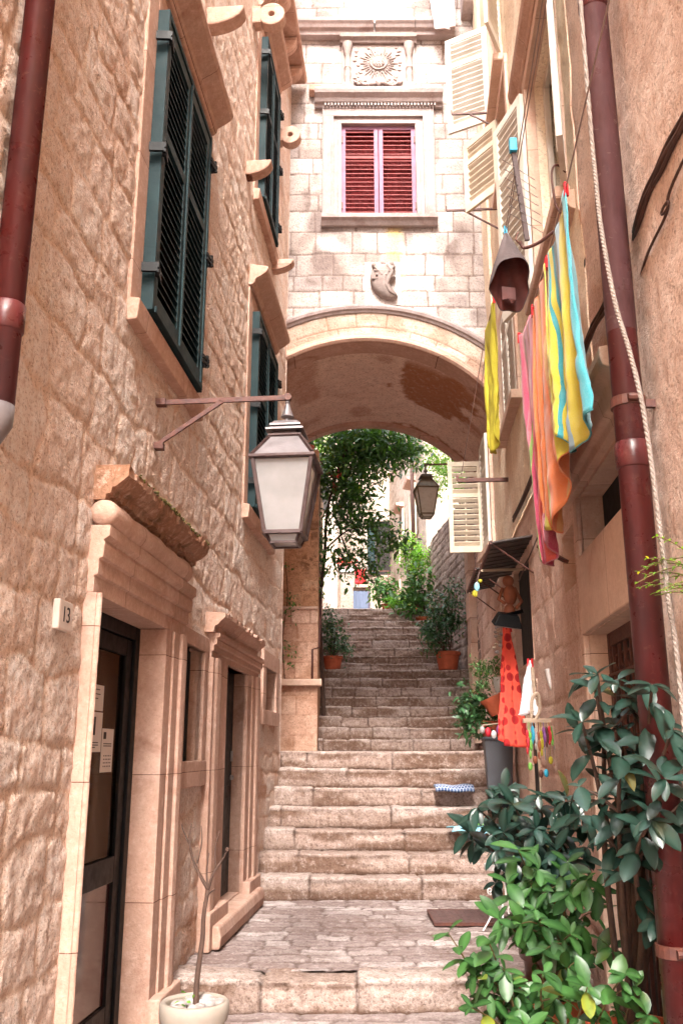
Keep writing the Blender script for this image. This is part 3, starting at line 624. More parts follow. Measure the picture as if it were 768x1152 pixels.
def framed_slot(hole, q, sill, bars):
    a, b_, c, d_ = hole; a *= K; b_ *= K
    s = MB(); s.box(-.03, .022, a-q, a, c, d_); s.box(-.03, .022, b_, b_+q, c, d_); s.box(-.03, .0235, a-q*1.1, b_+q*1.1, d_, d_+q*.95); s.box(-.03, .03, a-q*1.1, b_+q*1.1, c-sill, c)
    w = s.build('window', M['trim'], LH, bevel=.005)
    reveal(LH, hole, .075, M['trim'], backmat=M['void'])
    for y in bars:
        b = MB(); b.lathe([(.011, c), (.011, d_)], (-.03, y, 0), 8); b.build('bar', M['black'], w)
framed_slot(SLIT, .10, .15, (5.42, 5.60)); framed_slot(SMALL, .16, .13, ())
# stone corbels, two of them pierced
def corbel(y, z, hole=False, L=.26, h=.14, w=.12):
    s = MB()
    if not hole:
        arc = [(L*cos(t)*1.0, z-h*sin(t)) for t in np.linspace(0, pi/2, 7)]
        s.prism([(-.04, z)]+[(L, z)]+[(max(.04, p), q) for p, q in arc[1:]]+[(-.04, z-h)], lambda p, q, t: (p, t, q), y-w/2, y+w/2)
    else:
        n = 14; R_, r_ = h*.62, .028; cx, cz = L-.10, z-h*.5
        ring = [(cx+R_*cos(2*pi*k/n), cz+R_*sin(2*pi*k/n)) for k in range(n)]; inn = [(cx+r_*cos(2*pi*k/n), cz+r_*sin(2*pi*k/n)) for k in range(n)]
        vs = [(p, y-w/2, q) for p, q in ring+inn]+[(p, y+w/2, q) for p, q in ring+inn]; fs = []
        for k in range(n):
            j = (k+1) % n; fs += [(k, j, n+j, n+k), (2*n+k, 3*n+k, 3*n+j, 2*n+j), (k, 2*n+k, 2*n+j, j), (n+k, n+j, 3*n+j, 3*n+k)]
        s._add(vs, fs); s.box(-.04, cx-R_*.8, y-w/2, y+w/2, z-h*.95, z)
    return s.build('corbel', M['trim'], LH, bevel=.012)
corbel(5.30, 5.10, L=.26, h=.15); corbel(6.85, 4.98, L=.22); corbel(8.35, 4.90, L=.22, h=.12); corbel(6.95, 6.72, True, .27, .20); corbel(8.50, 6.60, True, .24, .18)
for y in (6.9, 7.5, 8.1, 8.7, 9.15): corbel(y, 7.98, L=.17, h=.18, w=.12)
b = MB(); b.prism([(-.03, 7.985), (.18, 7.985), (.20, 8.02), (.20, 8.07), (-.03, 8.08)], lambda p, q, t: (p, t, q), 6.7, 9.42); b.build('balcony_slab', M['trim'], LH, bevel=.01)

# ================================================================ ARCH HOUSE
AH = thing('arch_house', 'pale ashlar house spanning the lane on a wide vaulted arch with a lilac window', 'house', (.35, 9.45, 0))
OFF[AH.name] = (-.35, -9.45, 0)
YF, YB = 9.45, 12.2; ZC = 2.72; RI, RO = 1.90, 2.25
XC = lambda y: .28+(y-YF)*.036
WF = (.0, .90, 6.15, 7.43)
d2, a2 = stonedisp(9, (.20, .30), (.22, .55), .010, .013, .006, 8, warp=.016, wf=2.5, rad=.012, var=.35)
a2 = dict(a2)
def stainF(U, V):
    s = 1.5*sst(.35, .62, vn(U*3.2, V*2.4, 81))*np.exp(-((U+.22)/.18)**2-((V-5.85)/.38)**2)*1.6
    s += .55*sst(.45, .7, vn(U*3.5, V*3, 83))*((V > 8.75))*((U < .1) | (U > .8))
    s += .4*sst(.55, .75, vn(U*4, V*3, 84))*np.exp(-((V-6.0)/.10)**2)
    s += .5*sst(.45, .65, vn(U*6, V*6, 86))*np.exp(-((U-1.62)/.12)**2-((V-5.45)/.16)**2)*1.5
    s += .4*sst(.55, .8, vn(U*5, V*5, 87))+.7*sst(.45, .7, vn(U*9, V*3, 89))*np.exp(-((np.abs(U-.45)-.80)/.14)**2)*(V < 7.9)*(V > 5.4)
    s += .35*sst(.5, .7, vn(U*7, V*7, 88))*np.exp(-((U+.35)/.2)**2-((V-5.5)/.3)**2)
    return np.clip(s, 0, .8)
a2['stain'] = stainF; a2['yel'] = lambda U, V: np.clip(.75*np.exp(-((U-.62)/.10)**4)*sst(6.12, 5.9, V)*sst(4.9, 5.5, V)*(.3+.9*vn(U*6, V*4, 90)), 0, .6)
sheet('front_wall', axis(-1.3, 1.95, .014, (WF[0], WF[1])), axis(2.6, 12.5, .015, (WF[2], WF[3])), lambda U, V, D: (U, YF-D, V), d2, a2, M['facade'], AH, [WF],
      keep=lambda u, v: np.hypot(u-XC(YF), v-ZC) > RO-.06)
# voussoir ring
d3, a3 = stonedisp(14, (.5, .6), (.30, .45), .008, .008, .006, 9, warp=.004, rad=.005, var=.3)
a3 = dict(a3); a3['stain'] = lambda U, V: np.clip(.5*sst(.5, .75, vn(U*4, V*9, 91)), 0, .6); a3['yel'] = lambda U, V: 0*U
def ringpos(U, V, D):
    a = U/RI; return XC(YF)+V*np.cos(a), YF-.035-D, ZC+V*np.sin(a)
sheet('arch_ring', axis(RAD(12)*RI, RAD(168)*RI, .014), axis(RI+.005, RO-.08, .014), ringpos, d3, a3, M['ring'], AH)
def arc_sweep(b, prof, a0, a1, n=70):          # prof: (radius, out)
    m = len(prof); vs = []
    for a in np.linspace(a0, a1, n):
        for r_, o_ in prof: vs.append((XC(YF)+r_*cos(a), YF-o_, ZC+r_*sin(a)))
    fs = [(i*m+k, i*m+(k+1) % m, (i+1)*m+(k+1) % m, (i+1)*m+k) for i in range(n-1) for k in range(m)]
    b._add(vs, fs+[tuple(range(m))[::-1], tuple(range((n-1)*m, n*m))])
b = MB(); arc_sweep(b, [(RO-.085, .0), (RO-.085, .05), (RO-.06, .065), (RO-.05, .085), (RO-.02, .095), (RO+.005, .09), (RO+.015, .0)], RAD(12), RAD(168)); b.build('outer_moulding', M['trim2'], AH, bevel=.002)
M['ringlip'] = M['trim']
b = MB(); arc_sweep(b, [(RI-.085, -.30), (RI-.085, .035), (RI-.06, .06), (RI-.03, .06), (RI-.02, .045), (RI+.01, .045), (RI+.012, -.30)], RAD(12), RAD(168)); b.build('inner_moulding', M['ringlip'], AH, bevel=.002)
# vault
dv_, av_ = stonedisp(18, (.5, .9), (.5, 1.2), .004, .01, .02, 2.5, warp=.1, rad=.01)
av_ = dict(av_); av_['mort'] = lambda U, V: 0*U
av_['stain'] = lambda U, V: np.clip(  .95*sst(.50, .56, vn(U*1.4+3, V*1.1, 97)+.22*fbm(U*5, V*5, 98, 5, .65))*(U < 2.7)*sst(.2, .6, V)+.5*sst(.6, .8, vn(U*3, V*2.3, 99)), 0, .95); av_['yel'] = lambda U, V: 0*U
av_['rnd'] = lambda U, V: .5+.5*fbm(U*1.2, V*1.2, 5, 3)
def vaultpos(U, V, D):
    a = U/RI; r_ = RI-.06-D*0+D*.6; y = YF+V; return XC(y)+r_*np.cos(a), y, ZC+r_*np.sin(a)
sheet('vault', axis(RAD(0)*RI, RAD(180)*RI, .035), axis(.02, YB-YF, .035), vaultpos, dv_, av_, M['vault'], AH)
b = MB()
# rear arch rib
m_ = [(RI-.12, 0), (RI-.12, .16), (RI+.10, .16), (RI+.10, 0)]; vs = []; n = 60
for a in np.linspace(RAD(2), RAD(178), n):
    for r_, o_ in m_: vs.append((XC(YB)+r_*cos(a), YB-o_+.02, ZC+r_*sin(a)))
b._add(vs, [(i*4+k, i*4+(k+1) % 4, (i+1)*4+(k+1) % 4, (i+1)*4+k) for i in range(n-1) for k in range(4)]); b.build('rear_arch_rib', M['trim'], AH, bevel=.01)
# passage side walls, back wall, roof (closed building)
dw, aw = stonedisp(25, (.22, .36), (.3, .7), .012, .016, .015, 5, warp=.04, rad=.02)
aw = dict(aw); aw['stain'] = lambda U, V: .5*sst(.5, .75, vn(U*2, V*1.3, 33)); aw['yel'] = lambda U, V: 0*U
sheet('passage_wall', axis(9.4, 12.75, .025), axis(-.1, 4.15, .025), lambda U, V, D: (XR(U)-D, U, V), dw, aw, M['stucco'], AH, flip=True)
b = MB(); b.box(-1.6, -1.2, YF+.01, 12.6, -.1, 5.2); b.box(2.15, 2.5, YF+.01, YB+.3, -.1, 3.2); b.build('passage_pier', M['brown'], AH)
b = MB(); n = 24
for k in range(n):                                        # rear wall above the vault, in wedges over the arch
    a0, a1 = pi*k/n, pi*(k+1)/n; p0 = (XC(YB)+RI*cos(a0), ZC+RI*sin(a0)); p1 = (XC(YB)+RI*cos(a1), ZC+RI*sin(a1))
    b._add([(p0[0], YB, p0[1]), (p1[0], YB, p1[1]), (p1[0], YB, 12.5), (p0[0], YB, 12.5)], [(0, 1, 2, 3)])
b.box(-6, -1.5, YB-.3, YB, -1, 12.5); b.box(2.2, 8, YB-.3, YB, 0, 12.5); b.box(-6, 8, YF+.02, YB, 12.4, 12.5); b.box(-6, -5.8, YF, YB, -1, 12.5); b.box(7.8, 8, YF, YB, -1, 12.5)
b.build('rear_wall', M['farwall'], AH)
b = MB(); b.box(1.90, 8, YF+.01, YF+.3, -1, 12.4); b.box(-6, -1.25, YF+.05, YF+.3, -1, 12.4); b.build('side_wall', M['facade'], AH)
# facade window
s = MB(); x0, x1, z0, z1 = WF
def frame_ring(s, x0, x1, z0, z1, w, y, yb=.05, open_bottom=True):
    s.box(x0-w, x0, YF-y, YF+yb, z0, z1); s.box(x1, x1+w, YF-y, YF+yb, z0, z1); s.box(x0-w, x1+w, YF-y, YF+yb, z1, z1+w)
frame_ring(s, x0, x1, z0, z1, .045, .060); frame_ring(s, x0-.045, x1+.045, z0, z1+.045, .05, .040); frame_ring(s, x0-.095, x1+.095, z0, z1+.095, .025, .075)
frame_ring(s, x0-.12, x1+.12, z0, z1+.12, .10, .050); frame_ring(s, x0-.22, x1+.22, z0, z1+.22, .012, .058)
FW = s.build('window', M['trim2'], AH, bevel=.004)
pr = [(0, 7.665), (.055, 7.665), (.06, 7.70), (.10, 7.71), (.12, 7.75), (.17, 7.79), (.185, 7.83), (.185, 7.86), (0, 7.88)]
s = MB(); s.prism(pr, lambda p, q, t: (t, YF+.02-p-.02, q), -.33, 1.24)
for k in range(34): xx = -.21+k*.0407; s.box(xx, xx+.024, YF-.095, YF-.02, 7.665, 7.70)
s.build('cornice', M['trim2'], FW, bevel=.003)
s = MB(); s.prism([(0, 6.02), (.05, 6.02), (.085, 6.07), (.12, 6.09), (.12, 6.145), (0, 6.149)], lambda p, q, t: (t, YF-p, q), -.24, 1.14); s.build('sill', M['trim2'], FW, bevel=.005)
s = MB(); y0, y1 = YF-.005, YF+.04
mx = (x0+x1)/2
s.box(x0, x0+.05, y0, y1, z0, z1); s.box(x1-.05, x1, y0, y1, z0, z1); s.box(x0+.05, x1-.05, y0, y1, z1-.05, z1); s.box(x0+.05, x1-.05, y0, y1, z0, z0+.055)
s.box(mx-.055, mx-.004, y0-.004, y1, z0+.055, z1-.05); s.box(mx+.004, mx+.055, y0-.004, y1, z0+.055, z1-.05); s.build('shutter_frame', M['lilac'], FW, bevel=.003)
s = MB(); zr = z0+(z1-z0)*.655
for xa, xb in ((x0+.05, mx-.055), (mx+.055, x1-.05)):
    s.box(xa, xb, y0, y1, zr-.018, zr+.018)
    for q0, q1, n in ((z0+.055, zr-.018, 13), (zr+.018, z1-.05, 6)):
        p = (q1-q0)/n
        for k in range(n):
            zc = q0+p*(k+.5); s.hexa([(xa, y0+.004, zc-.007), (xb, y0+.004, zc-.007), (xb, y0+.030, zc-.003), (xa, y0+.030, zc-.003)], [(xa, y0+.004, zc+.003), (xb, y0+.004, zc+.003), (xb, y0+.030, zc+.007), (xa, y0+.030, zc+.007)])
s.build('slats', M['pinkslat'], FW)
for xx in (x0+.006, x1-.006):
    for zz in (z0+.16, z1-.20):
        s = MB(); s.box(xx-.012, xx+.012, y0-.014, y0, zz-.045, zz+.045); s.build('hinge', M['iron'], FW)
s = MB(); ns = 40
cv = [(x0-.02+(x1-x0+.04)*i/ns, YF+.13+.012*sin(i*1.7)) for i in range(ns+1)]
s._add([(p, q, z0-.05) for p, q in cv]+[(p, q, z1+.05) for p, q in cv], [(i, i+1, ns+2+i, ns+1+i) for i in range(ns)]); s.build('curtain', M['redroom'], FW)
s = MB(); s.box(x0-.05, x1+.05, YF+.30, YF+.32, z0-.1, z1+.1); s.build('interior', M['void'], FW)
# string course and top window
s = MB(); pr = [(0, 8.70), (.10, 8.70), (.11, 8.755), (.15, 8.765), (.17, 8.80), (.20, 8.83), (.205, 8.87), (.17, 8.90), (0, 8.92)]
for u0, u1 in ((-.54, .405), (.425, .92), (.925, 1.42)): s.prism(pr, lambda p, q, t: (t, YF-p, q), u0, u1)
s.build('string_course', M['trim2'], AH, bevel=.006)
s = MB(); s.box(.18, .76, YF-.06, YF+.02, 8.925, 10.5); s.build('balcony_panel', M['white'], AH, bevel=.01)
s = MB(); s.box(.40, .46, YF-.09, YF-.06, 9.3, 10.5); s.box(.58, .62, YF-.09, YF-.06, 9.3, 10.5); s.build('shutter_stay', M['trim2'], AH)
s = MB(); s.prism([(0, 9.35), (.30, 9.35), (.30, 9.25), (.22, 9.10), (.10, 9.02), (0, 9.0)], lambda p, q, t: (t, YF-p, q), 1.52, 1.66); s.build('corbel', M['trim2'], AH, bevel=.01)
s = MB(); s.prism([(0, 7.95), (.12, 7.95), (.10, 7.88), (0, 7.85)], lambda p, q, t: (t, YF-p, q), -.40, -.24); s.build('corbel', M['trim'], AH, bevel=.01)
# sun relief
s = MB(); s.box(.0, .92, YF-.045, YF, 7.90, 8.60); RL = s.build('carved_relief', M['carved'], AH, bevel=.004)
s = MB(); s.prism([(0, 8.60), (.08, 8.60), (.09, 8.63), (.13, 8.65), (.14, 8.70), (0, 8.695)], lambda p, q, t: (t, YF-p, q), -.02, .94)
s.box(-.01, .93, YF-.10, YF-.0, 7.885, 7.925); s.build('ledge', M['carved'], RL, bevel=.004)
s = MB(); cx, cz = .46, 8.31
s.lathe([(.10, .0), (.115, -.02), (.105, -.035), (.085, -.028), (.07, -.04), (.0005, -.055)], (cx, YF-.045, cz), 28, 'y', caps=False)
for k in range(32):
    w = 2*pi*k/32; L = (.245 if k % 2 == 0 else .20); t = Vector((cos(w), 0, sin(w))); q = Vector((-sin(w), 0, cos(w)))
    wav = [0, .006, -.006, .004, 0] if k % 2 else [0]*5; pts = [Vector((cx, YF-.052, cz))+t*(.115+(L-.115)*i/4)+q*wav[i] for i in range(5)]
    s.tube(pts, [.012, .011, .009, .007, .003], 5)
s.build('sunburst', M['carved'], RL, smooth=False)
for xx in (.075, .845):
    s = MB(); s.lathe([(.045, 7.925), (.05, 7.96), (.035, 7.98), (.040, 8.10), (.045, 8.16), (.036, 8.22), (.045, 8.235), (.034, 8.25), (.034, 8.42), (.045, 8.44), (.050, 8.50), (.065, 8.56), (.065, 8.60)], (xx, YF-.055, 0), 14)
    s.box(xx-.065, xx+.065, YF-.11, YF-.04, 7.90, 7.99); s.build('colonnette', M['carved'], RL, auto=True)
s = MB(); rd = random.Random(3)
for k in range(44):
    t = k/43; xx = .17+.58*t; zz = 8.0-.045*abs(sin(t*2*pi))+.03; s.ball((xx, YF-.06, zz+rd.uniform(-.015, .015)), rd.uniform(.012, .026), 6)
s.ball((.46, YF-.075, 8.0), .04, 8, (.8, .8, 1.3))
for k in range(110):
    xx = rd.uniform(.16, .76); zz = rd.uniform(8.02, 8.55)
    if math.hypot(xx-cx, zz-cz) > .25: s.ball((xx, YF-.046, zz), rd.uniform(.008, .02), 5, (1.4, .8, 1))
s.build('garland', M['carved'], RL, smooth=True)
b = MB()                                                   # the raised letters on the disc
for (xa, xb, za, zb) in ((-.055, -.042, -.045, .045), (-.022, -.009, -.045, .045), (.009, .022, -.045, .045), (-.009, .009, -.006, .006)): b.box(cx+xa, cx+xb, YF-.105, YF-.09, cz+za, cz+zb)
b.tube([(cx+.062+.014*cos(t)*(1), YF-.098, cz+.045*math.copysign(1, sin(t*1))*abs(sin(t))**1) for t in ()] or [(cx+.066, YF-.098, cz+.036), (cx+.052, YF-.098, cz+.044), (cx+.042, YF-.098, cz+.028), (cx+.054, YF-.098, cz+.002), (cx+.066, YF-.098, cz-.020), (cx+.054, YF-.098, cz-.042), (cx+.040, YF-.098, cz-.034)], .006, 6)
b.build('monogram', M['trim2'], RL)
# shield
s = MB(); pts = []
outline = [(-.13, .20), (-.10, .245), (-.03, .225), (.0, .25), (.04, .225), (.11, .245), (.145, .19), (.11, .14), (.115, .08), (.145, .04), (.10, .0), (.07, -.05), (.085, -.12), (.13, -.17), (.165, -.205), (.12, -.235), (.05, -.235), (-.03, -.20), (-.09, -.14), (-.135, -.06), (-.15, .03), (-.14, .10), (-.105, .15)]
cx, cz = .485, 5.29; n = len(outline); rings = []
for sc, y in ((1, 0), (1, -.06), (.93, -.085), (.70, -.105), (.35, -.12), (.02, -.125)): rings.append([(cx+(p-.0)*sc+(.0), YF+y, cz+q*sc) for p, q in outline])
vs = [v for r_ in rings for v in r_]; s._add(vs, [(i*n+k, i*n+(k+1) % n, (i+1)*n+(k+1) % n, (i+1)*n+k) for i in range(5) for k in range(n)])
SH = s.build('carved_shield', M['carved'], AH, auto=True)
s = MB(); s.bar((cx-.11, YF-.108, cz+.10), (cx+.09, YF-.108, cz+.095), .02, .012); s.bar((cx-.14, YF-.106, cz-.005), (cx+.06, YF-.106, cz-.0), .02, .012)
s.tube([(cx+.05, YF-.11, cz+.18), (cx+.10, YF-.10, cz+.10), (cx+.06, YF-.12, cz-.0), (cx+.03, YF-.11, cz-.08), (cx+.07, YF-.10, cz-.16), (cx+.13, YF-.09, cz-.20)], [.02, .022, .026, .024, .018, .008], 8)
for dx, dz in ((-.075, .04), (-.02, .05), (.03, .045)): s.ball((cx+dx, YF-.115, cz+dz), .016, 6)
for dx, dz in ((-.10, .19), (0, .21), (.10, .20)): s.ball((cx+dx, YF-.07, cz+dz), .035, 8)
s.build('charge', M['carved'], SH, smooth=True)
b = MB(); b.box(cx-.21, cx+.21, YF-.006, YF, cz-.29, cz+.27); b.build('shield_backing', M['facade'], AH)
# iron fixture on the vault
b = MB(); b.lathe([(.05, 0), (.055, -.02), (.02, -.04)], (.35, 10.6, 4.63), 12); b.build('ceiling_hook', M['iron'], AH)

# ================================================================ TERRACE WALL AND PEDESTAL (left, behind the arch)
TW = thing('terrace_wall', 'orange brown terrace wall with a stone cap and pedestal left of the middle steps', 'wall', (-.8, 12.7, 0)); OFF[TW.name] = (.8, -12.7, 0)
db_, ab_ = stonedisp(33, (.16, .30), (.2, .45), .022, .022, .02, 7, warp=.05, rad=.03)
ab_ = dict(ab_); ab_['stain'] = lambda U, V: .6*sst(.5, .7, vn(U*4, V*4, 66)); ab_['yel'] = lambda U, V: 0*U
sheet('rubble_face', axis(-1.4, -.34, .015), axis(1.95, 4.32, .015), lambda U, V, D: (U, 12.62-D, V), db_, ab_, M['brown'], TW)
dp, ap = stonedisp(34, (.22, .30), (.25, .45), .008, .010, .006, 8, warp=.008, rad=.01); ap = dict(ap); ap['stain'] = ab_['stain']; ap['yel'] = ab_['yel']
sheet('ashlar_face', axis(-1.4, -.33, .015), axis(.95, 1.95, .015), lambda U, V, D: (U, 12.60-D, V), dp, ap, M['panel'], TW)
sheet('pedestal', axis(-1.4, -.33, .015), axis(-.05, .87, .015), lambda U, V, D: (U, 12.50-D, V), dp, ap, M['panel'], TW)
b = MB(); b.box(-1.4, -.27, 12.40, 12.62, .86, .95); b.box(-1.4, -.325, 12.55, 12.62, 1.93, 1.97); b.build('cap_stone', M['trim3'], TW, bevel=.012)
b = MB(); b.box(-1.4, -.332, 12.625, 15.6, -.1, 4.30); b.box(-1.4, -.345, 12.51, 12.625, -.1, .86); b.build('core', M['brown'], TW)
b = MB(); b.box(-1.4, -.45, 15.6, 18.9, -.1, 3.05); b.build('step_wall', M['greywall'], TW)
hr_ = MB(); hr_.tube([(-.40, 12.40, .95), (-.40, 12.42, 1.35), (-.31, 12.45, 1.38), (-.30, 12.9, 2.0), (-.30, 13.6, 2.45)], .014, 8); h_ = hr_.build('handrail', M['iron'], smooth=True)
tag(h_, 'thin bent iron handrail rising beside the terrace wall', 'handrail')
# garden wall on the right beyond the arch
GW = thing('garden_wall', 'grey rubble garden wall along the right of the upper steps', 'wall', (2.0, 14, 0)); OFF[GW.name] = (-2.0, -14, 0)
dg, ag = stonedisp(36, (.12, .22), (.18, .42), .02, .022, .02, 6, warp=.05, rad=.03); ag = dict(ag)
ag['stain'] = lambda U, V: .5*sst(.5, .75, vn(U*3, V*2, 67)); ag['yel'] = lambda U, V: 0*U
gx = lambda U: np.where(U < 15.3, XR(U), np.where(U < 18.5, 2.135-(U-15.3)*.072, 1.905))
sheet('face', axis(12.4, 19.6, .022), axis(-.1, 4.32, .022), lambda U, V, D: (gx(U)-D, U, V), dg, ag, M['greywall'], GW, flip=True)
b = MB()
for y0, y1 in ((12.4, 15.3), (15.3, 18.5)): b.hexa([(gx(y0)+.02, y0, 0), (gx(y0)+.5, y0, 0), (gx(y1)+.5, y1, 0), (gx(y1)+.02, y1, 0)], [(gx(y0)+.02, y0, 4.31), (gx(y0)+.5, y0, 4.31), (gx(y1)+.5, y1, 4.31), (gx(y1)+.02, y1, 4.31)])
b.box(1.93, 2.4, 18.5, 19.6, 0, 4.31); b.build('core', M['greywall'], GW)
s = MB()
for k in range(9): s.box(XR(13.0)-.10-.012*(k % 2), XR(13.0)+.05, 12.9, 13.25, .35*k+.1, .35*k+.445)
s.build('quoin_pier', M['trim3'], GW, bevel=.01)

# ================================================================ RIGHT HOUSE (local -x points into the lane)
RH = thing('plastered_house', 'pink and cream plastered house with white shutters lining the right side', 'house', (.95, 0, -1.36), -TH, off=(0, 0, 1.36))
RDOOR = (3.05, 4.80, -1.3, .60); RTRANS = (3.05, 4.78, 1.03, 1.36); NICHE = (5.05, 5.45, .93, 1.28); SHOP = (7.05, 8.15, .70, 1.58); LOWS = (7.0, 7.75, -.6, .52)
WA = (4.50, 5.62, 3.05, 4.75); WB = (6.95, 7.95, 2.86, 4.0); WD = (6.95, 7.76, 6.15, 7.35); WE = (6.70, 7.35, 5.05, 5.85)
holesR = [tuple((a*K, b_*K, c, d_)) for a, b_, c, d_ in (RDOOR, RTRANS, NICHE, SHOP, LOWS, WA, WB, WD, WE)]
dR, aR = stonedisp(44, (.30, .48), (.35, .9), .008, .018, .013, 6, warp=.05, wf=2, rad=.02, var=.5); aR = dict(aR)
_mo = aR['mort']
aR['mort'] = lambda U, V: _mo(U, V)*.75*((V < 1.7) & (U > 3.3))
aR['stain'] = lambda U, V: np.clip(.5*sst(.55, .78, vn(U*2.2, V*1.5, 101))+.4*sst(.6, .8, vn(U*5, V*2, 103))*(V < 1.5), 0, .7); aR['yel'] = lambda U, V: 0*U
def dispR(U, V):
    s = ((V < 1.7) & (U > 3.3))*1.0
    return dR(U, V)*s+(1-s)*(fbm(U*2.2, V*2.2, 7, 5, .55)*.016+fbm(U*20, V*20, 8, 3)*.003)
snr = sorted({h[i] for h in holesR for i in (0, 1)}); snrv = sorted({h[i] for h in holesR for i in (2, 3)})
sheet('wall', axis(1.6, 9.45*K, .02, snr), np.concatenate([axis(-1.45, 5, .02, snrv)[:-1], axis(5, 11, .035, snrv)]), lambda U, V, D: (-D, U, V), dispR, aR, M['stucco'], RH, holesR, flip=True,
      keep=lambda u, v: ~((u > 4.2*K) & (v > 1.92)))
aP = dict(aR); aP['mort'] = lambda U, V: 0*U; aP['rnd'] = lambda U, V: .5+fbm(U*1.1, V*1.1, 4, 3)
aP['stain'] = lambda U, V: np.clip(.5*sst(.62, .8, vn(U*3, V*1.2, 105))+.3*sst(.6, .8, vn(U*9, V*3, 106)), 0, .6)
sheet('upper_wall', axis(4.19*K, 9.45*K, .022, snr), np.concatenate([axis(1.90, 5, .022, snrv)[:-1], axis(5, 11, .035, snrv)]), lambda U, V, D: (-D-.012, U, V), dispR, aP, M['plaster'], RH, holesR, flip=True)
b = MB(); b.box(.005, .45, -7, 1.61, -1.5, 11); b.build('rear_wall', M['plaster'], RH)
b = MB(); b.box(.001, 6, 9.36*K, 9.44*K, -1.5, 11); b.box(5.8, 6, -7, 9.3, -1.5, 11); b.build('end_wall', M['plaster'], RH)
b = MB(); b.box(-.30, 6, -7, 9.42*K, 11.0, 11.15); b.build('roof', M['trim'], RH, bevel=.01)
# near pilaster edge: the pink wall by the viewer stands a little proud
dN = lambda U, V: fbm(U*1.8, V*1.8, 17, 5, .55)*.018+fbm(U*16, V*16, 18, 3)*.004
b = MB(); ys = np.linspace(-1.45, 11, 260); pts = []
vs = []
for z_ in ys:
    e = .02*(vn(z_*5, 1, 3)-.5)+.012*(vn(z_*19, 2, 3)-.5); vs += [(-.008, 3.33+e+.06, z_), (-.05+e*.3, 3.33+e, z_), (-.052+e*.3, 3.20+e, z_)]
b._add(vs, [(3*i+k, 3*i+k+1, 3*i+k+4, 3*i+k+3) for i in range(259) for k in range(2)]); b.build('wall_edge', M['stucco'], RH, smooth=True)
sheet('near_wall', axis(1.6, 3.22, .014), axis(-1.45, 5.5, .018), lambda U, V, D: (-.052-D*.6, U, V), dN, {'mort': lambda U, V: 0*U, 'rnd': lambda U, V: .5+fbm(U*1.6, V*1.6, 14, 4), 'stain': lambda U, V: .45*sst(.55, .8, vn(U*3, V*2, 113)), 'yel': lambda U, V: 0*U}, M['stucco'], RH, flip=True)
# heavy doorway
reveal(RH, RDOOR, .17, M['trim3'], -1); reveal(RH, RTRANS, .12, M['trim3'], -1, 'interior', M['void'])
for h, dep in ((NICHE, .10), (SHOP, .05), (LOWS, .05)): reveal(RH, h, dep, M['trim3'], -1, 'recess' if h is NICHE else 'interior', M['trim3'] if h is NICHE else M['void'])
s = MB(); a, b_, c, d_ = RDOOR
s.box(-.03, .139, 2.8*K, 4.86*K, .605, 1.022); s.box(-.028, .03, b_*K+.022, 4.90*K, -1.4, .60); s.box(-.026, .03, RTRANS[1]*K+.022, 4.88*K, 1.03, 1.36)
RS = s.build('door_surround', M['trim3'], RH, bevel=.008)
s = MB(); s.prism([(.02, 1.38), (-.04, 1.38), (-.05, 1.42), (-.08, 1.43), (-.10, 1.50), (-.15, 1.52), (-.16, 1.56), (-.16, 1.60), (.02, 1.64)], lambda p, q, t: (p, t, q), 3.36*K, 5.15*K); s.build('hood_slab', M['trim3'], RS, bevel=.006)
s = MB(); s.box(.13, .16, 3.05*K, 4.81*K, -1.35, .6); RD = s.build('door', M['black'], RH)
s = MB(); s.box(.09, .13, 4.80*K-.05, 4.80*K, -1.35, .6); s.box(.09, .13, 3.06*K, 4.79*K-.05, .53, .60); s.build('frame', M['iron'], RD, bevel=.003)
for k in range(13):
    s = MB(); yy = (3.15+.125*k)*K; s.bar((.09, yy, -1.35), (.09, yy, .52), .016, .016); s.build('bar', M['iron'], RD)
s = MB(); s.bar((.09, 3.1*K, -.2), (.09, 4.75*K, -.2), .03, .012); s.bar((.09, 3.1*K, .38), (.09, 4.75*K, .38), .03, .012)
for k in range(12): s.tube([(.09, (3.21+.125*k)*K+.035*cos(t), .44+.035*sin(t)) for t in np.linspace(0, 2*pi, 13)], .005, 5)
s.build('scrollwork', M['iron'], RD)
s = MB(); s.bar((-.03, 5.20, 1.08), (-.16, 5.33, 1.20), .05, .02); s.build('iron_bracket', M['iron'], RH)
# white / cream shuttered windows
def swing_leaf(parent, hx, hy, z0, z1, w, ang, mat, fr=.055, pitch=.062, th=.032, tilt=.55, name='shutter', mid=.70):
    b = MB(); b.T = Matrix.Translation((hx, hy, 0)) @ Matrix.Rotation(ang, 4, 'Z')       # the leaf runs along +x of this frame
    b.box(0, fr, 0, th, z0, z1); b.box(w-fr, w, 0, th, z0, z1); b.box(fr, w-fr, 0, th, z0, z0+fr*1.5); b.box(fr, w-fr, 0, th, z1-fr*1.2, z1); zm = z0+(z1-z0)*mid
    b.box(fr, w-fr, 0, th, zm-fr*.5, zm+fr*.5); b.box(w/2-.008, w/2+.008, -.008, .006, z0+fr*1.5, zm-fr*.5)
    for q0, q1 in ((z0+fr*1.5, zm-fr*.5), (zm+fr*.5, z1-fr*1.2)):
        n = max(2, int((q1-q0)/pitch)); p = (q1-q0)/n
        for k in range(n):
            zc = q0+p*(k+.5); h = p*tilt/2
            b.hexa([(fr*.9, .003, zc-h-.005), (w-fr*.9, .003, zc-h-.005), (w-fr*.9, th-.003, zc+h-.005), (fr*.9, th-.003, zc+h-.005)], [(fr*.9, .003, zc-h+.003), (w-fr*.9, .003, zc-h+.003), (w-fr*.9, th-.003, zc+h+.003), (fr*.9, th-.003, zc+h+.003)])
    return b.build(name, mat, parent)
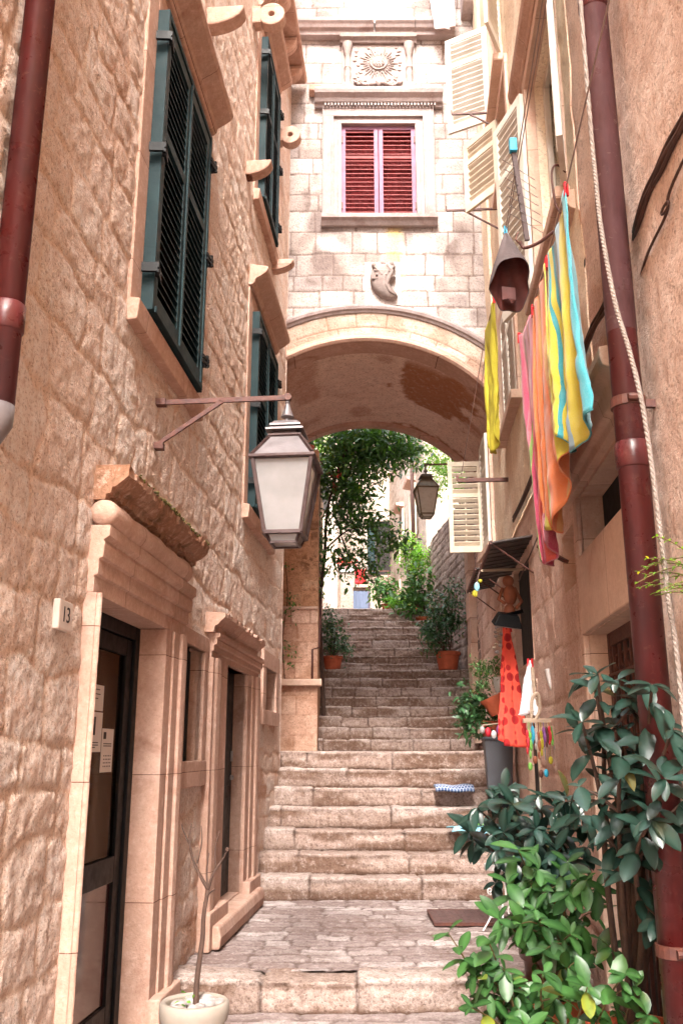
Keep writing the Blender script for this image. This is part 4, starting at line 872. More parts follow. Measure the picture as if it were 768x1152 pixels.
def white_window(house, hole, mat, leaves, hood=None, sill=True, sw=.10):
    a, b_, c, d_ = hole; a *= K; b_ *= K
    s = MB(); s.box(-.035, .04, a-sw, a, c, d_); s.box(-.035, .04, b_, b_+sw, c, d_); s.box(-.037, .04, a-sw, b_+sw, d_, d_+sw)
    w = s.build('window', M['trim3'] if house is RH else M['trim'], house, bevel=.004)
    if sill: s = MB(); s.box(-.10, .04, a-sw*1.4, b_+sw*1.4, c-.08, c-.002); s.build('sill', M['trim3'], w, bevel=.006)
    s = MB(); s.box(.20, .22, a-.02, b_+.02, c-.02, d_+.02); s.build('interior', M['void'], w)
    s = MB(); 
    s.box(0.04, .20, a-.02, a-.001, c-.02, d_+.02); s.box(.04, .20, b_+.001, b_+.02, c-.02, d_+.02); s.box(.04, .2, a-.02, b_+.02, d_+.001, d_+.02); s.box(.04, .2, a-.02, b_+.02, c-.02, c-.001); s.build('reveal', M['plaster'], w)
    s = MB(); f = .06; s.box(.10, .14, a, a+f, c, d_); s.box(.10, .14, b_-f, b_, c, d_); s.box(.10, .14, a+f, b_-f, d_-f, d_); s.box(.10, .14, a+f, b_-f, c, c+f); s.box(.10, .14, (a+b_)/2-.03, (a+b_)/2+.03, c+f, d_-f); s.build('casement', M['cream2'], w, bevel=.003)
    for lf in leaves: swing_leaf(w, *lf, mat)
    if hood:
        z_, y0, y1 = hood; s = MB(); s.prism([(.03, z_), (-.04, z_), (-.05, z_+.05), (-.09, z_+.10), (-.10, z_+.16), (.03, z_+.18)], lambda p, q, t: (p, t, q), y0*K, y1*K); s.build('hood', M['trim'], w, bevel=.005)
    return w
def leafang(dx, dy): return math.atan2(dy, dx)
white_window(RH, WA, M['cream2'], [(-.04, 5.66, 3.08, 4.72, .46, leafang(-.14, .40)), (-.05, 4.44, 3.05, 4.72, .50, leafang(-.10, -.46))], hood=(4.88, 4.3, 6.05))
s = MB(); s.prism([(.03, 2.80), (-.05, 2.84), (-.08, 2.89), (-.08, 2.94), (.03, 2.955)], lambda p, q, t: (p, t, q), 4.25*K, 5.8*K); s.build('sill_moulding', M['trim3'], RH, bevel=.005)
white_window(RH, WB, M['cream2'], [(-.005, 6.98, 2.88, 3.98, .485, pi/2), (-.005, 7.475, 2.88, 3.98, .485, pi/2)])
white_window(RH, WD, M['cream2'], [(-.03, 7.80, 6.18, 7.33, .46, leafang(-.38, .17)), (-.04, 6.92, 6.18, 7.33, .44, leafang(-.15, -.38))])
white_window(RH, WE, M['cream'], [(-.02, 7.38, 5.10, 5.86, .48, leafang(-.30, .40))])
# yellowish vertical band and far corner gutter
s = MB(); s.box(-.05, .02, 8.55, 8.75, 3.0, 11); s.build('pilaster', M['plaster'], RH, bevel=.01)
# passage window under the arch
s = MB(); s.box(1.66, 1.80, 9.62, 9.68, 2.22, 3.55); s.box(1.70, 1.80, 10.28, 10.36, 2.22, 3.55); s.box(1.60, 1.80, 9.60, 10.38, 2.14, 2.21); PW = s.build('window', M['trim3'], AH, bevel=.004)
swing_leaf(PW, 1.66, 9.69, 2.25, 3.52, .58, leafang(.04, 1), M['cream2']); swing_leaf(PW, 1.68, 10.33, 2.26, 3.38, .40, leafang(-1, .10), M['cream'], fr=.05, mid=.62)
# small board on the near side: hinged bitumen boards over the stall
def board(y0, y1, z_, n0, n1, label, drop=.05):
    t = thing('awning_board', label, 'awning', group=None, loc=(.95, 0, -1.36), rz=-TH, off=(0, 0, 1.36))
    b = MB(); b.hexa([(-n0, y0, z_), (-n0, y1, z_), (-n1, y1, z_-drop), (-n1, y0, z_-drop)], [(-n0, y0, z_+.012), (-n0, y1, z_+.012), (-n1, y1, z_-drop+.012), (-n1, y0, z_-drop+.012)]); b.build('board', M['corr'], t)
    b = MB(); q = 10
    for k in range(q): yy = y0+(y1-y0)*(k+.5)/q; b.bar((-n0, yy, z_-.006), (-n1, yy, z_-drop-.006), .012, .008)
    b.build('ribs', M['corr'], t)
    for yy in (y0+.05, y1-.05): b = MB(); b.tube([(-n1+.02, yy, z_-drop), (0, yy, z_-.28)], .007, 6); b.build('stay', M['iron'], t)
    b = MB(); b.bar((-n1, y0, z_-drop+.006), (-n1, y1, z_-drop+.006), .02, .03); b.build('edge_batten', M['iron'], t); return t
board(6.75, 8.35, 1.60, .0, .32, 'ribbed dark awning board sticking out over the stall, the nearer of the two')
board(8.75, 10.1, 1.80, .0, .30, 'ribbed dark awning board beyond the nearer one, next to the open shutter', .06)
b = MB(); b.bar((1.20, 7.6, 1.50), (1.62, 7.62, 1.52), .02, .02); tag(b.build('hanging_rod', M['wood']), 'pale rod sticking out beneath the dark awning boards', 'rod')

# ================================================================ PIPES, CABLES, ROPE
def drainpipe(label, pts, r, mat, brackets, lower=None, joints=(), wallx=0):
    t = thing('drainpipe', label, 'pipe', pts[0]); OFF[t.name] = tuple(-c for c in pts[0])
    b = MB(); b.tube(pts, r, 20); b.build('pipe', mat, t, smooth=True)
    for z_ in brackets:
        f = (z_-pts[0][2])/(pts[1][2]-pts[0][2]); x = pts[0][0]+(pts[1][0]-pts[0][0])*f; y = pts[0][1]
        b = MB(); b.lathe([(r+.001, z_-.018), (r+.008, z_-.018), (r+.008, z_+.018), (r+.001, z_+.018)], (x, y, 0), 20); sgn = 1 if x > 0 else -1; b.bar((x+sgn*r, y, z_), (x+sgn*(r+.09), y, z_), .02, .03)
        b.lathe([(.014, -.02), (.014, .02)], (x-sgn*.0, y-r-.012, z_), 8, 'x'); b.build('bracket', M['iron'], t)
    for z_ in joints: b = MB(); b.lathe([(r, z_-.05), (r+.006, z_-.045), (r+.006, z_+.045), (r, z_+.05)], (pts[0][0], pts[0][1], 0), 20); b.build('joint', mat, t, smooth=True)
    return t
RPX, RPY = 1.040, 3.05
t = drainpipe('oxblood metal drainpipe with a rope beside it on the right wall', [(RPX, RPY, -1.3), (RPX, RPY, 11)], .054, M['redpipe'], (1.22, -.6), joints=(1.02, 3.0))
b = MB(); b.tube([(RPX, RPY, 1.5), (RPX, RPY, 10.9)], .0552, 20); b.build('upper_pipe', M['mauvepipe'], t, smooth=True)
LPX, LPY = -1.088, 2.66
t = drainpipe('dark red metal drainpipe ending in a grey shoe high on the left wall', [(LPX, LPY, 1.04), (LPX, LPY, 11)], .051, M['redpipe'], (4.2,), joints=(1.36,))
b = MB(); b.tube([(LPX, LPY, 1.06), (LPX-.003, LPY, 1.0), (LPX-.02, LPY-.0, .965), (LPX-.06, LPY-.01, .95)], [.053, .054, .052, .045], 18); b.build('shoe', M['lampcap'], t, smooth=True)
def curve_pts(ps, n=8):
    ps = [Vector(p) for p in ps]; out = []
    for i in range(len(ps)-1):
        p0 = ps[max(i-1, 0)]; p1 = ps[i]; p2 = ps[i+1]; p3 = ps[min(i+2, len(ps)-1)]
        for k in range(n):
            t = k/n; out.append(.5*((2*p1)+(-p0+p2)*t+(2*p0-5*p1+4*p2-p3)*t*t+(-p0+3*p1-3*p2+p3)*t**3))
    return out+[ps[-1]]
rp = [(.945, 2.90, 6.0), (.942, 2.90, 3.2), (.940, 2.90, 2.3), (.936, 2.88, 2.04), (.936, 2.87, 1.86), (.945, 2.86, 1.68), (.958, 2.84, 1.49), (.985, 2.83, 1.33), (1.008, 2.82, 1.14), (1.022, 2.82, .92), (1.030, 2.82, .68), (1.035, 2.82, .48), (1.045, 2.82, .30), (1.05, 2.83, .0)]
cp = curve_pts(rp, 26); b = MB()
for ph in (0, 2*pi/3, 4*pi/3): b.tube([p+Vector((cos(i*.9+ph), sin(i*.9+ph), 0))*.0040 for i, p in enumerate(cp)], .0053, 6)
tag(b.build('rope', M['rope'], smooth=True), 'thick pale twisted rope hanging along the right drainpipe', 'rope')
cab = [(1.09, 2.1, 1.95), (1.085, 2.50, 1.93), (1.11, 2.80, 1.962), (1.13, 3.05, 1.944), (1.19, 3.30, 1.942), (1.21, 3.75, 1.976), (1.244, 4.18, 2.0), (1.30, 4.9, 1.96), (1.40, 6.35, 1.93), (1.50, 7.6, 1.95)]
for k, (dz, r) in enumerate(((0, .011), (.022, .009), (-.018, .008))):
    b = MB(); b.tube([p+Vector((0, 0, dz+.006*sin(i*.7+k))) for i, p in enumerate(curve_pts(cab))], r, 8)
    tag(b.build('wall_cable', M['cable'], smooth=True), ['thick brown cable sagging along the right wall, middle of the bundle', 'brown cable on top of the bundle clipped to the right wall', 'thin brown cable lowest in the bundle on the right wall'][k], 'cable')
cab = [(1.07, 2.0, 1.83), (1.085, 2.56, 1.80), (1.10, 2.68, 1.76), (1.12, 2.95, 1.755), (1.18, 3.30, 1.746), (1.219, 3.86, 1.675), (1.263, 4.42, 1.688), (1.37, 5.9, 1.50), (1.48, 7.4, 1.37)]
b = MB(); b.tube(curve_pts(cab), .0055, 6); b.tube([Vector((1.09, 2.66, 1.77))+Vector((0, .035*cos(t), .012*sin(t))) for t in np.linspace(0, 2*pi, 14)], .005, 5)
tag(b.build('wall_cable', M['cable'], smooth=True), 'single thin wire with a small loop running below the cable bundle', 'wire')

# ================================================================ LANTERNS
def lantern(name, label, X, Y, ztop, rz, metal, cap, glass, wall_pt, brace_z, s=1.0):
    t = thing(name, label, 'street lamp', (X, Y, ztop), rz)
    def pyr(b, prof): # square lathe
        vs = [(sx*h, sy*h, z_) for h, z_ in prof for sx, sy in ((-1, -1), (1, -1), (1, 1), (-1, 1))]; m = len(prof)
        b._add(vs, [(4*i+k, 4*i+(k+1) % 4, 4*i+4+(k+1) % 4, 4*i+4+k) for i in range(m-1) for k in range(4)]+[(3, 2, 1, 0), tuple(range(4*m-4, 4*m))])
    zb, zt = -.75, -.37; hb, ht = .093, .152
    for k in range(4):                                       # four glass panes
        a = k*pi/2; R_ = Matrix.Rotation(a, 4, 'Z'); b = MB(); b.T = R_
        b.hexa([(-hb, -hb+.006, zb), (hb, -hb+.006, zb), (hb, -hb+.010, zb), (-hb, -hb+.010, zb)], [(-ht, -ht+.006, zt), (ht, -ht+.006, zt), (ht, -ht+.010, zt), (-ht, -ht+.010, zt)]); b.build('pane', glass, t)
    b = MB()
    for sx, sy in ((-1, -1), (1, -1), (1, 1), (-1, 1)): b.bar((sx*hb, sy*hb, zb), (sx*ht, sy*ht, zt), .020, .020)
    for k in range(4):
        q = [(-1, -1), (1, -1), (1, 1), (-1, 1)]; p0, p1 = q[k], q[(k+1) % 4]
        b.bar((p0[0]*hb, p0[1]*hb, zb), (p1[0]*hb, p1[1]*hb, zb), .024, .020)
    pyr(b, [(ht+.014, zt-.006), (ht+.020, zt), (ht+.020, zt+.014), (ht+.004, zt+.020)])
    b.build('frame', metal, t, bevel=.002)
    b = MB(); pyr(b, [(hb*.9, zb-.004), (hb*.72, zb-.045)]); b.build('base_glass', glass, t)
    b = MB()
    for k in range(4):
        q = [(-1, -1), (1, -1), (1, 1), (-1, 1)]; p0, p1 = q[k], q[(k+1) % 4]
        b.bar((p0[0]*hb*.72, p0[1]*hb*.72, zb-.047), (p1[0]*hb*.72, p1[1]*hb*.72, zb-.047), .012, .012); b.bar((p0[0]*hb*.9, p0[1]*hb*.9, zb-.002), (p0[0]*hb*.72, p0[1]*hb*.72, zb-.045), .012, .012)
    b.build('base_frame', metal, t)
    b = MB(); pyr(b, [(ht+.002, zt+.016), (.080, zt+.135)]); b.build('roof', cap, t)
    b = MB()
    for sx, sy in ((-1, -1), (1, -1), (1, 1), (-1, 1)): b.bar((sx*(ht+.006), sy*(ht+.006), zt+.018), (sx*.082, sy*.082, zt+.137), .014, .014)
    pyr(b, [(.080, zt+.135), (.088, zt+.142), (.088, zt+.150), (.068, zt+.150)]); pyr(b, [(.06, zt+.15), (.06, zt+.175)])
    b.build('roof_ribs', metal, t)
    b = MB(); pyr(b, [(.100, zt+.172), (.098, zt+.182), (.072, zt+.196)]); pyr(b, [(.082, zt+.200), (.080, zt+.210), (.058, zt+.232), (.040, zt+.236)])
    b.lathe([(.022, zt+.234), (.014, zt+.262), (.036, zt+.270), (.030, zt+.280), (.020, zt+.31), (.011, zt+.345), (.014, zt+.352), (.008, zt+.368)], n=14); b.build('cap', cap, t)
    iv = t.matrix_basis.inverted(); b = MB(); b.T = Matrix.Rotation(-rz, 4, 'Z') @ Matrix.Translation((-X, -Y, -ztop))
    wx, wy, wz = wall_pt; b.bar((wx, wy, wz), (X+.0, Y, ztop+.012), .016, .026); e = Vector((X, Y, ztop))-Vector(wall_pt); m_ = Vector(wall_pt)+e*.50
    b.lathe([(.02, -.02), (.02, .02)], (X, Y, ztop+.012), 10, 'y')
    if brace_z: b.bar((wx, wy+.0, brace_z), (m_.x, m_.y, m_.z-.0), .016, .022); b.bar((wx-.02, wy, brace_z), (wx+.05, wy, brace_z), .05, .035)
    b.bar((wx-.02, wy, wz), (wx+.05 if wx < 0 else wx-.05, wy, wz), .05, .035)
    b.build('bracket_arm', M['iron'] if brace_z else metal, t)
    return t
lantern('wall_lantern', 'large white glazed lantern on a rusty bracket over the carved doorway', -.288, 4.50, 1.822, -TH*1.4, M['lampmetal'], M['lampcap'], M['lampglass'], (-1.0, 4.55, 1.825), 1.575)
lantern('wall_lantern', 'small dim bronze lantern hanging from the right jamb beyond the arch', 1.235, 12.6, 4.065, TH, M['oldlamp'], M['oldlamp'], M['lampglass2'], (1.95, 12.6, 4.10), None)

# ================================================================ CLOTHES LINES AND WASHING
def arm(label, X0, X1, Y, z_, brace=True, dz=.22, th=.018):
    t = thing('line_bracket', label, 'bracket', (X1, Y, z_)); b = MB(); b.bar((0, 0, 0), (X0-X1, .03, .0), th, th); b.bar((X0-X1, .03, 0), (X0-X1, .03, .05), th*.7, th*.7); b.build('arm', M['iron'], t)
    if brace: b = MB(); b.bar((0, 0, -dz), ((X0-X1)*.66, .02, -.005), th*.8, th*.8); b.build('brace', M['iron'], t)
    return t
arm('thin rusty iron line bracket crossing the lower part of the topmost white shutter', 1.09, 1.60, 7.55, 6.10); arm('thin rusty iron line bracket level with the lilac window sill', 1.04, 1.54, 7.80, 5.18); arm('thick rusty iron line bracket across the open cream shutter', 1.10, 1.60, 8.12, 2.48, False, th=.035)
def wire(label, pts, r=.0035):
    b = MB(); b.tube([Vector(p) for p in pts], r, 5); return tag(b.build('clothes_line', M['line']), label, 'line')
wire('clothes line carrying the striped towels', [(.80, 1.4, 2.60), (.89, 2.44, 2.42), (.961, 3.363, 2.335), (1.0, 3.9, 2.315), (1.05, 4.49, 2.355), (1.16, 5.2, 2.50), (1.33, 5.3, 2.75)])
wire('clothes line from which the brown cap hangs', [(.80, 1.5, 3.72), (.977, 3.58, 3.53), (1.124, 5.467, 3.445), (1.19, 6.32, 3.42), (1.215, 6.95, 3.40), (1.13, 8.10, 2.52)])
wire('clothes line parallel to and just above the cap line', [(.84, 1.5, 3.80), (1.01, 3.58, 3.60), (1.15, 5.467, 3.52), (1.24, 6.9, 3.47), (1.40, 8.4, 3.5)])
def cloth(name, label, mat, top, bot, n=46, nz=60, fold=.035, nf=4, seed=0, cat='towel', hem=None, taper=None):
    """a cloth pegged along a line: top = list of points on the line, bot = matching points of the lower hem"""
    top = curve_pts(top, 8); bot = curve_pts(bot, 8); m = len(top)
    u = np.linspace(0, 1, n); v = np.linspace(0, 1, nz); T = np.array([list(p) for p in top]); B = np.array([list(p) for p in bot])
    ti = lambda A, q: np.stack([np.interp(q, np.linspace(0, 1, m), A[:, k]) for k in range(3)], -1)
    Tt_, Bt_ = ti(T, u), ti(B, u); Ug, Vg = np.meshgrid(u, v, indexing='ij')
    P = Tt_[:, None]*(1-Vg[..., None])+Bt_[:, None]*Vg[..., None]
    amp = fold*(.25+.75*sst(0, .5, Vg)); w = np.sin(Ug*nf*2*pi+1.3*fbm(Ug*2, Vg*1.5, seed)*3+seed)*amp
    P[..., 0] += w; P[..., 1] += np.cos(Ug*nf*2*pi*.8+seed)*amp*.5; P[..., 2] += fbm(Ug*4, Vg*3, seed+2)*.03*Vg; cr = 1-np.abs(fbm(Ug*5+Vg*3, Vg*9, seed+6, 3))*3; P[..., 0] += fbm(Ug*9, Vg*7, seed+4, 3)*.014*Vg+np.clip(cr, 0, 1)*.006*Vg
    i = np.arange(n-1)[:, None]*nz+np.arange(nz-1)[None]; F = np.stack([i, i+nz, i+nz+1, i+1], -1).reshape(-1, 4)
    org = tuple(P[0, 0]); t = thing(name, label, cat, org); OFF[t.name] = tuple(-c for c in org)
    o = _mesh('cloth', P.reshape(-1, 3), F, mat, t, True)
    a_ = o.data.attributes.new('w', 'FLOAT', 'POINT'); a_.data.foreach_set('value', (Ug+.008*fbm(Ug*9, Vg*9, seed)).ravel().astype(np.float32))
    md = o.modifiers.new('s', 'SOLIDIFY'); md.thickness = .005
    hb_ = MB(); hb_.tube([tuple(P[i_, -1]) for i_ in range(n)], .0045, 5); hb_.build('hem', mat, t, smooth=True)
    for q in (top[0], top[-1]):
        b = MB(); b.bar(q+Vector((-.006, 0, -.035)), q+Vector((-.004, 0, .03)), .008, .014); b.bar(q+Vector((.006, 0, -.035)), q+Vector((.004, 0, .03)), .008, .014); b.build('peg', M['redcloth'], t)
    return t
# u = 0 is the far end (left in view)
cloth('striped_towel', 'turquoise, yellow and light blue striped towel hanging by its tip from the line', M['towelblue'], [(1.0, 3.90, 2.30), (.985, 3.62, 2.30), (.961, 3.36, 2.33)], [(1.0, 3.86, 1.42), (.985, 3.60, 1.22), (.955, 3.20, 1.26)], fold=.030, nf=2.6, seed=2)
cloth('striped_towel', 'orange and yellow striped towel hanging between the turquoise and pink ones', M['towelorange'], [(1.05, 4.47, 2.34), (1.03, 4.2, 2.31), (1.002, 3.93, 2.305)], [(1.06, 4.42, 1.10), (1.03, 4.15, 1.02), (1.0, 3.80, 1.30)], fold=.035, nf=3.2, seed=5)
cloth('striped_towel', 'pink, magenta and green striped towel, longest and farthest of the striped ones', M['towelpink'], [(1.075, 4.98, 2.42), (1.07, 4.75, 2.38), (1.055, 4.5, 2.345)], [(1.08, 4.70, 1.06), (1.07, 4.55, .93), (1.055, 4.40, 1.02)], fold=.030, nf=2.3, seed=8)
cloth('narrow_towel', 'long mustard green towel hanging beside the arch', M['yellowcloth'], [(1.215, 6.92, 3.40), (1.20, 6.6, 3.40), (1.185, 6.32, 3.40)], [(1.20, 6.80, 2.36), (1.185, 6.6, 2.22), (1.175, 6.45, 2.32)], fold=.03, nf=1.6, seed=11)
# cap hung by a peg, its opening turned to the viewer
hat = thing('felt_cap', 'grey brown felt cap hanging open side down from a blue peg', 'cap', (1.124, 5.46, 3.44))
def hatmesh(r_s, z_s, name, mat, thick=0):
    n = 36; rows = [(.006, 0), (.02, -.03), (.045, -.09), (.07, -.17), (.095, -.25), (.118, -.33), (.132, -.40)]; vs = []
    for i, (r_, z_) in enumerate(rows):
        for k in range(n):
            w = 2*pi*k/n; rr = r_*r_s*(1+.10*sin(3*w+i*.8)*(r_ > .03)+.05*sin(7*w+i)); dz_ = -.15*sin(w)*(i/6)**1.4+.012*sin(5*w)*(i/6)
            vs.append((rr*cos(w)*1.0+.02*i/6, rr*sin(w)*.85, z_*z_s+dz_))
    b = MB(); b._add(vs, [(i*n+k, i*n+(k+1) % n, (i+1)*n+(k+1) % n, (i+1)*n+k) for i in range(len(rows)-1) for k in range(n)])
    return b.build(name, mat, hat, smooth=True)
hatmesh(1, 1, 'crown', M['hatcloth']); hatmesh(.95, .985, 'lining', M['hatlining'])
b = MB(); b.bar((-.005, 0, -.03), (-.003, 0, .05), .012, .016); b.bar((.007, 0, -.03), (.004, 0, .05), .012, .016); b.build('peg', M['blue'], hat)
b = MB(); b._add([(-.04, .02, -.40), (.05, .02, -.41), (.05, .02, -.50), (.02, .03, -.52), (.0, .02, -.49), (-.04, .02, -.50)], [(0, 1, 2, 3, 4, 5)]); b.build('ear_flap', M['hatlining'], hat, solid=.01)
# folding airer
ar = thing('clothes_airer', 'wall hung airer of thin wires on a grey post with a blue tip', 'airer', (1.30, 4.6, 2.9)); OFF[ar.name] = (-1.30, -4.6, -2.9)
b = MB(); b.bar((1.02, 4.6, 3.45), (1.075, 4.62, 2.86), .028, .020); b.build('post', M['hatcloth'], ar); b = MB(); b.box(.995, 1.040, 4.57, 4.61, 3.43, 3.52); b.build('tip', M['blue'], ar, bevel=.006)
for k in range(7):
    z_ = 3.33-.06*k; b = MB(); x = 1.03+.005*k; b.tube([(x-.09, 4.55, z_+.02), (x+.0, 4.6, z_), (x+.13, 4.70, z_-.01)], .0022, 5); b.build('wire', M['wire'], ar)
b = MB(); b.tube(curve_pts([(1.03, 4.6, 2.84), (1.05, 4.60, 2.80), (1.12, 4.55, 2.80), (1.20, 4.50, 2.84), (1.29, 4.45, 2.87)]), .010, 6); b.tube([(1.02, 4.6, 2.9), (1.0, 4.58, 2.84), (1.05, 4.6, 2.79)], .005, 6); b.build('bracket', M['iron'], ar)
b = MB(); b.tube(curve_pts([(1.22, 4.25, 3.05), (1.16, 4.2, 3.06), (1.13, 4.2, 3.0), (1.14, 4.2, 2.82), (1.17, 4.2, 2.76)]), .006, 6); tag(b.build('iron_hook', M['iron'], smooth=True), 'small rusty hook under the big white shutter on the right', 'hook')
# curtain hanging out of the top window
cloth('hanging_sheet', 'white sheet hanging at the string course at the top of the arch house', M['whitecloth'], [(1.10, 9.20, 9.9), (1.22, 9.2, 9.9), (1.36, 9.2, 9.9)], [(1.13, 9.18, 8.68), (1.24, 9.16, 8.62), (1.38, 9.18, 8.66)], fold=.03, nf=3, seed=14, cat='sheet')

# ================================================================ LEAVES
RG = np.random.default_rng(7)
def leaves_mesh(name, P, Dr, Nr, L, Wd, mat, parent, curl=.25, fold=.25, hi=True, tip=1.0):
    """many leaves: base points P, growing directions Dr, upper normals Nr, lengths L, widths Wd"""
    P = np.asarray(P, float); Dr = np.asarray(Dr, float); Nr = np.asarray(Nr, float); n = len(P)
    Dr /= np.linalg.norm(Dr, axis=1)[:, None]; S = np.cross(Dr, Nr); S /= np.linalg.norm(S, axis=1)[:, None]+1e-9; Nn = np.cross(S, Dr)
    ts = np.array([0, .18, .42, .68, .88, 1.0]) if hi else np.array([0, .35, .75, 1.0]); ws = np.array([.06, .60, .97, .93, .55, .02]) if hi else np.array([.08, .95, .65, .03])
    L = np.broadcast_to(L, (n,))[:, None]; Wd = np.broadcast_to(Wd, (n,))[:, None]; cu = (curl*(.4+1.2*RG.random(n)))[:, None]
    rows = []
    for sgn in (-1, 0, 1):
        off = ts[None]*L; drop = -cu*L*ts[None]**2; lat = sgn*ws[None]*Wd/2; lift = abs(sgn)*ws[None]*Wd/2*fold
        rows.append(P[:, None]+Dr[:, None]*off[..., None]+Nn[:, None]*(drop+lift)[..., None]+S[:, None]*np.broadcast_to(lat, off.shape)[..., None])
    V = np.stack(rows, 2).reshape(-1, 3); m = len(ts); per = m*3
    q = []
    for i in range(m-1):
        for k in range(2): q.append([i*3+k, i*3+k+1, (i+1)*3+k+1, (i+1)*3+k])
    F = (np.arange(n)[:, None, None]*per+np.array(q)[None]).reshape(-1, 4)
    o = _mesh(name, V, F, mat, parent, True)
    a_ = o.data.attributes.new('rnd', 'FLOAT', 'POINT'); a_.data.foreach_set('value', np.repeat(RG.random(n), per).astype(np.float32))
    rib = np.tile(np.tile([0, 1, 0], m), n); a_ = o.data.attributes.new('rib', 'FLOAT', 'POINT'); a_.data.foreach_set('value', rib.astype(np.float32))
    return o
def cloud(ells, n, L, w=.45, up=.4, droop=.3):
    """leaf positions in clumps inside ellipsoids"""
    P = []; vol = np.array([e[1][0]*e[1][1]*e[1][2]*(e[2] if len(e) > 2 else 1) for e in ells]); cnt = np.maximum(1, (n*vol/vol.sum()).astype(int))
    for e, c_ in zip(ells, cnt):
        ncl = max(3, c_//14); cc = RG.normal(size=(ncl, 3)); cc /= np.linalg.norm(cc, axis=1)[:, None]; cc *= (RG.random((ncl, 1))**.45)
        k = RG.integers(0, ncl, c_); p = cc[k]*np.array(e[1])+np.array(e[0])+RG.normal(size=(c_, 3))*L*1.0; P.append(p)
    P = np.concatenate(P); n = len(P); D = RG.normal(size=(n, 3)); D[:, 2] = D[:, 2]*.6-droop; Nn = RG.normal(size=(n, 3))*.45+np.array([0, -.25, 1]); 
    Ls = L*(.6+.8*RG.random(n)); return P, D, Nn, Ls, Ls*w*(.8+.4*RG.random(n))
def plantthing(name, label, loc, group=None, cat='plant'):
    t = thing(name, label, cat, loc, group=group); OFF[t.name] = tuple(-c for c in loc); return t
def pot(parent, c, r, h, mat, name='pot', rim=True, soil=True, rib=False):
    x, y, z_ = c; b = MB(); pr = [(r*.70, 0), (r*.74, .01), (r*.93, h*.80)]
    if rib: pr = [(r*.70, 0)]+[(r*(.72+.23*k/24)+(.006 if k % 2 else 0), h*.06+h*.78*k/24) for k in range(25)]
    pr += [(r*.95, h*.81), (r*1.04, h*.82), (r*1.06, h*.86), (r*1.05, h), (r*.97, h), (r*.94, h*.9), (r*.02, h*.88)] if rim else [(r, h), (r*.93, h), (r*.9, h*.9), (r*.02, h*.88)]
    b.lathe([(p, q+z_) for p, q in pr], (x, y, 0), 28); o = b.build(name, mat, parent, smooth=False, auto=True)
    if soil: b = MB(); b.lathe([(r*.93, z_+h*.885), (r*.5, z_+h*.93), (.002, z_+h*.94)], (x, y, 0), 20, caps=False); b.build('soil', M['soil'], parent, smooth=True)
    return o
# --- pots on the first landing
def shrub_pot(label, c, r, h, ells, n, L, mat, group=None, potmat=None):
    t = plantthing('potted_shrub', label, c, group, 'potted plant'); pot(t, c, r, h, potmat or M['terracotta'])
    b = MB(); rd = random.Random(int(c[1]*100))
    for k in range(9):
        e = ells[k % len(ells)]; tgt = Vector(e[0])+Vector((rd.uniform(-.6, .6)*e[1][0], rd.uniform(-.6, .6)*e[1][1], rd.uniform(-.3, .7)*e[1][2])); p0 = Vector((c[0]+rd.uniform(-.04, .04), c[1]+rd.uniform(-.04, .04), c[2]+h*.88)); md = (p0+tgt)/2+Vector((rd.uniform(-.05, .05), 0, .05))
        b.tube([p0, md, tgt], [.010, .007, .004], 5)
    b.build('stems', M['bark'], t)
    leaves_mesh('leaves', *cloud(ells, n, L), mat, t, hi=False); return t
ZL = 1.312
shrub_pot('bushy dark shrub in a terracotta pot against the terrace wall, left of the upper steps', (-.15, 15.28, ZL), .17, .23, [((-.16, 15.25, ZL+.62), (.27, .25, .42)), ((-.03, 15.2, ZL+.40), (.24, .22, .22)), ((-.2, 15.2, ZL+.9), (.16, .15, .2))], 1500, .055, M['leafpot'], 'terracotta pots flanking the upper steps')
shrub_pot('tall dark shrub in a large terracotta pot below the small lantern', (1.79, 15.25, ZL), .21, .30, [((1.72, 15.2, ZL+.85), (.38, .32, .50)), ((1.52, 15.1, ZL+.55), (.22, .2, .35)), ((1.92, 15.2, ZL+1.32), (.16, .15, .25))], 2300, .065, M['leafpot'], 'terracotta pots flanking the upper steps')
# --- plants higher up
zt = 2.79
shrub_pot('big leaved plant in an orange pot at the right of the top steps', (1.62, 17.7, 2.30), .15, .26, [((1.56, 17.8, 3.15), (.25, .25, .45)), ((1.42, 17.7, 2.85), (.3, .2, .2))], 650, .13, M['leafherb'])
shrub_pot('feathery pale green plant rising above the top steps beneath the small lantern', (1.55, 19.1, zt), .14, .22, [((1.55, 19.1, 4.05), (.36, .3, .50)), ((1.38, 19., 4.35), (.2, .2, .3))], 2200, .06, M['leafbright'])
shrub_pot('spiky leaved plant in a small pink pot at the head of the steps', (.98, 19.3, zt), .11, .28, [((.95, 19.3, 3.40), (.30, .2, .22)), ((1.05, 19.3, 3.15), (.2, .2, .15))], 420, .13, M['leafherb'])
shrub_pot('low lime green bush in a brown pot at the head of the steps', (1.22, 18.75, zt), .12, .12, [((1.25, 18.75, 3.02), (.32, .2, .18))], 700, .07, M['leafbright'], potmat=M['brownpot'])
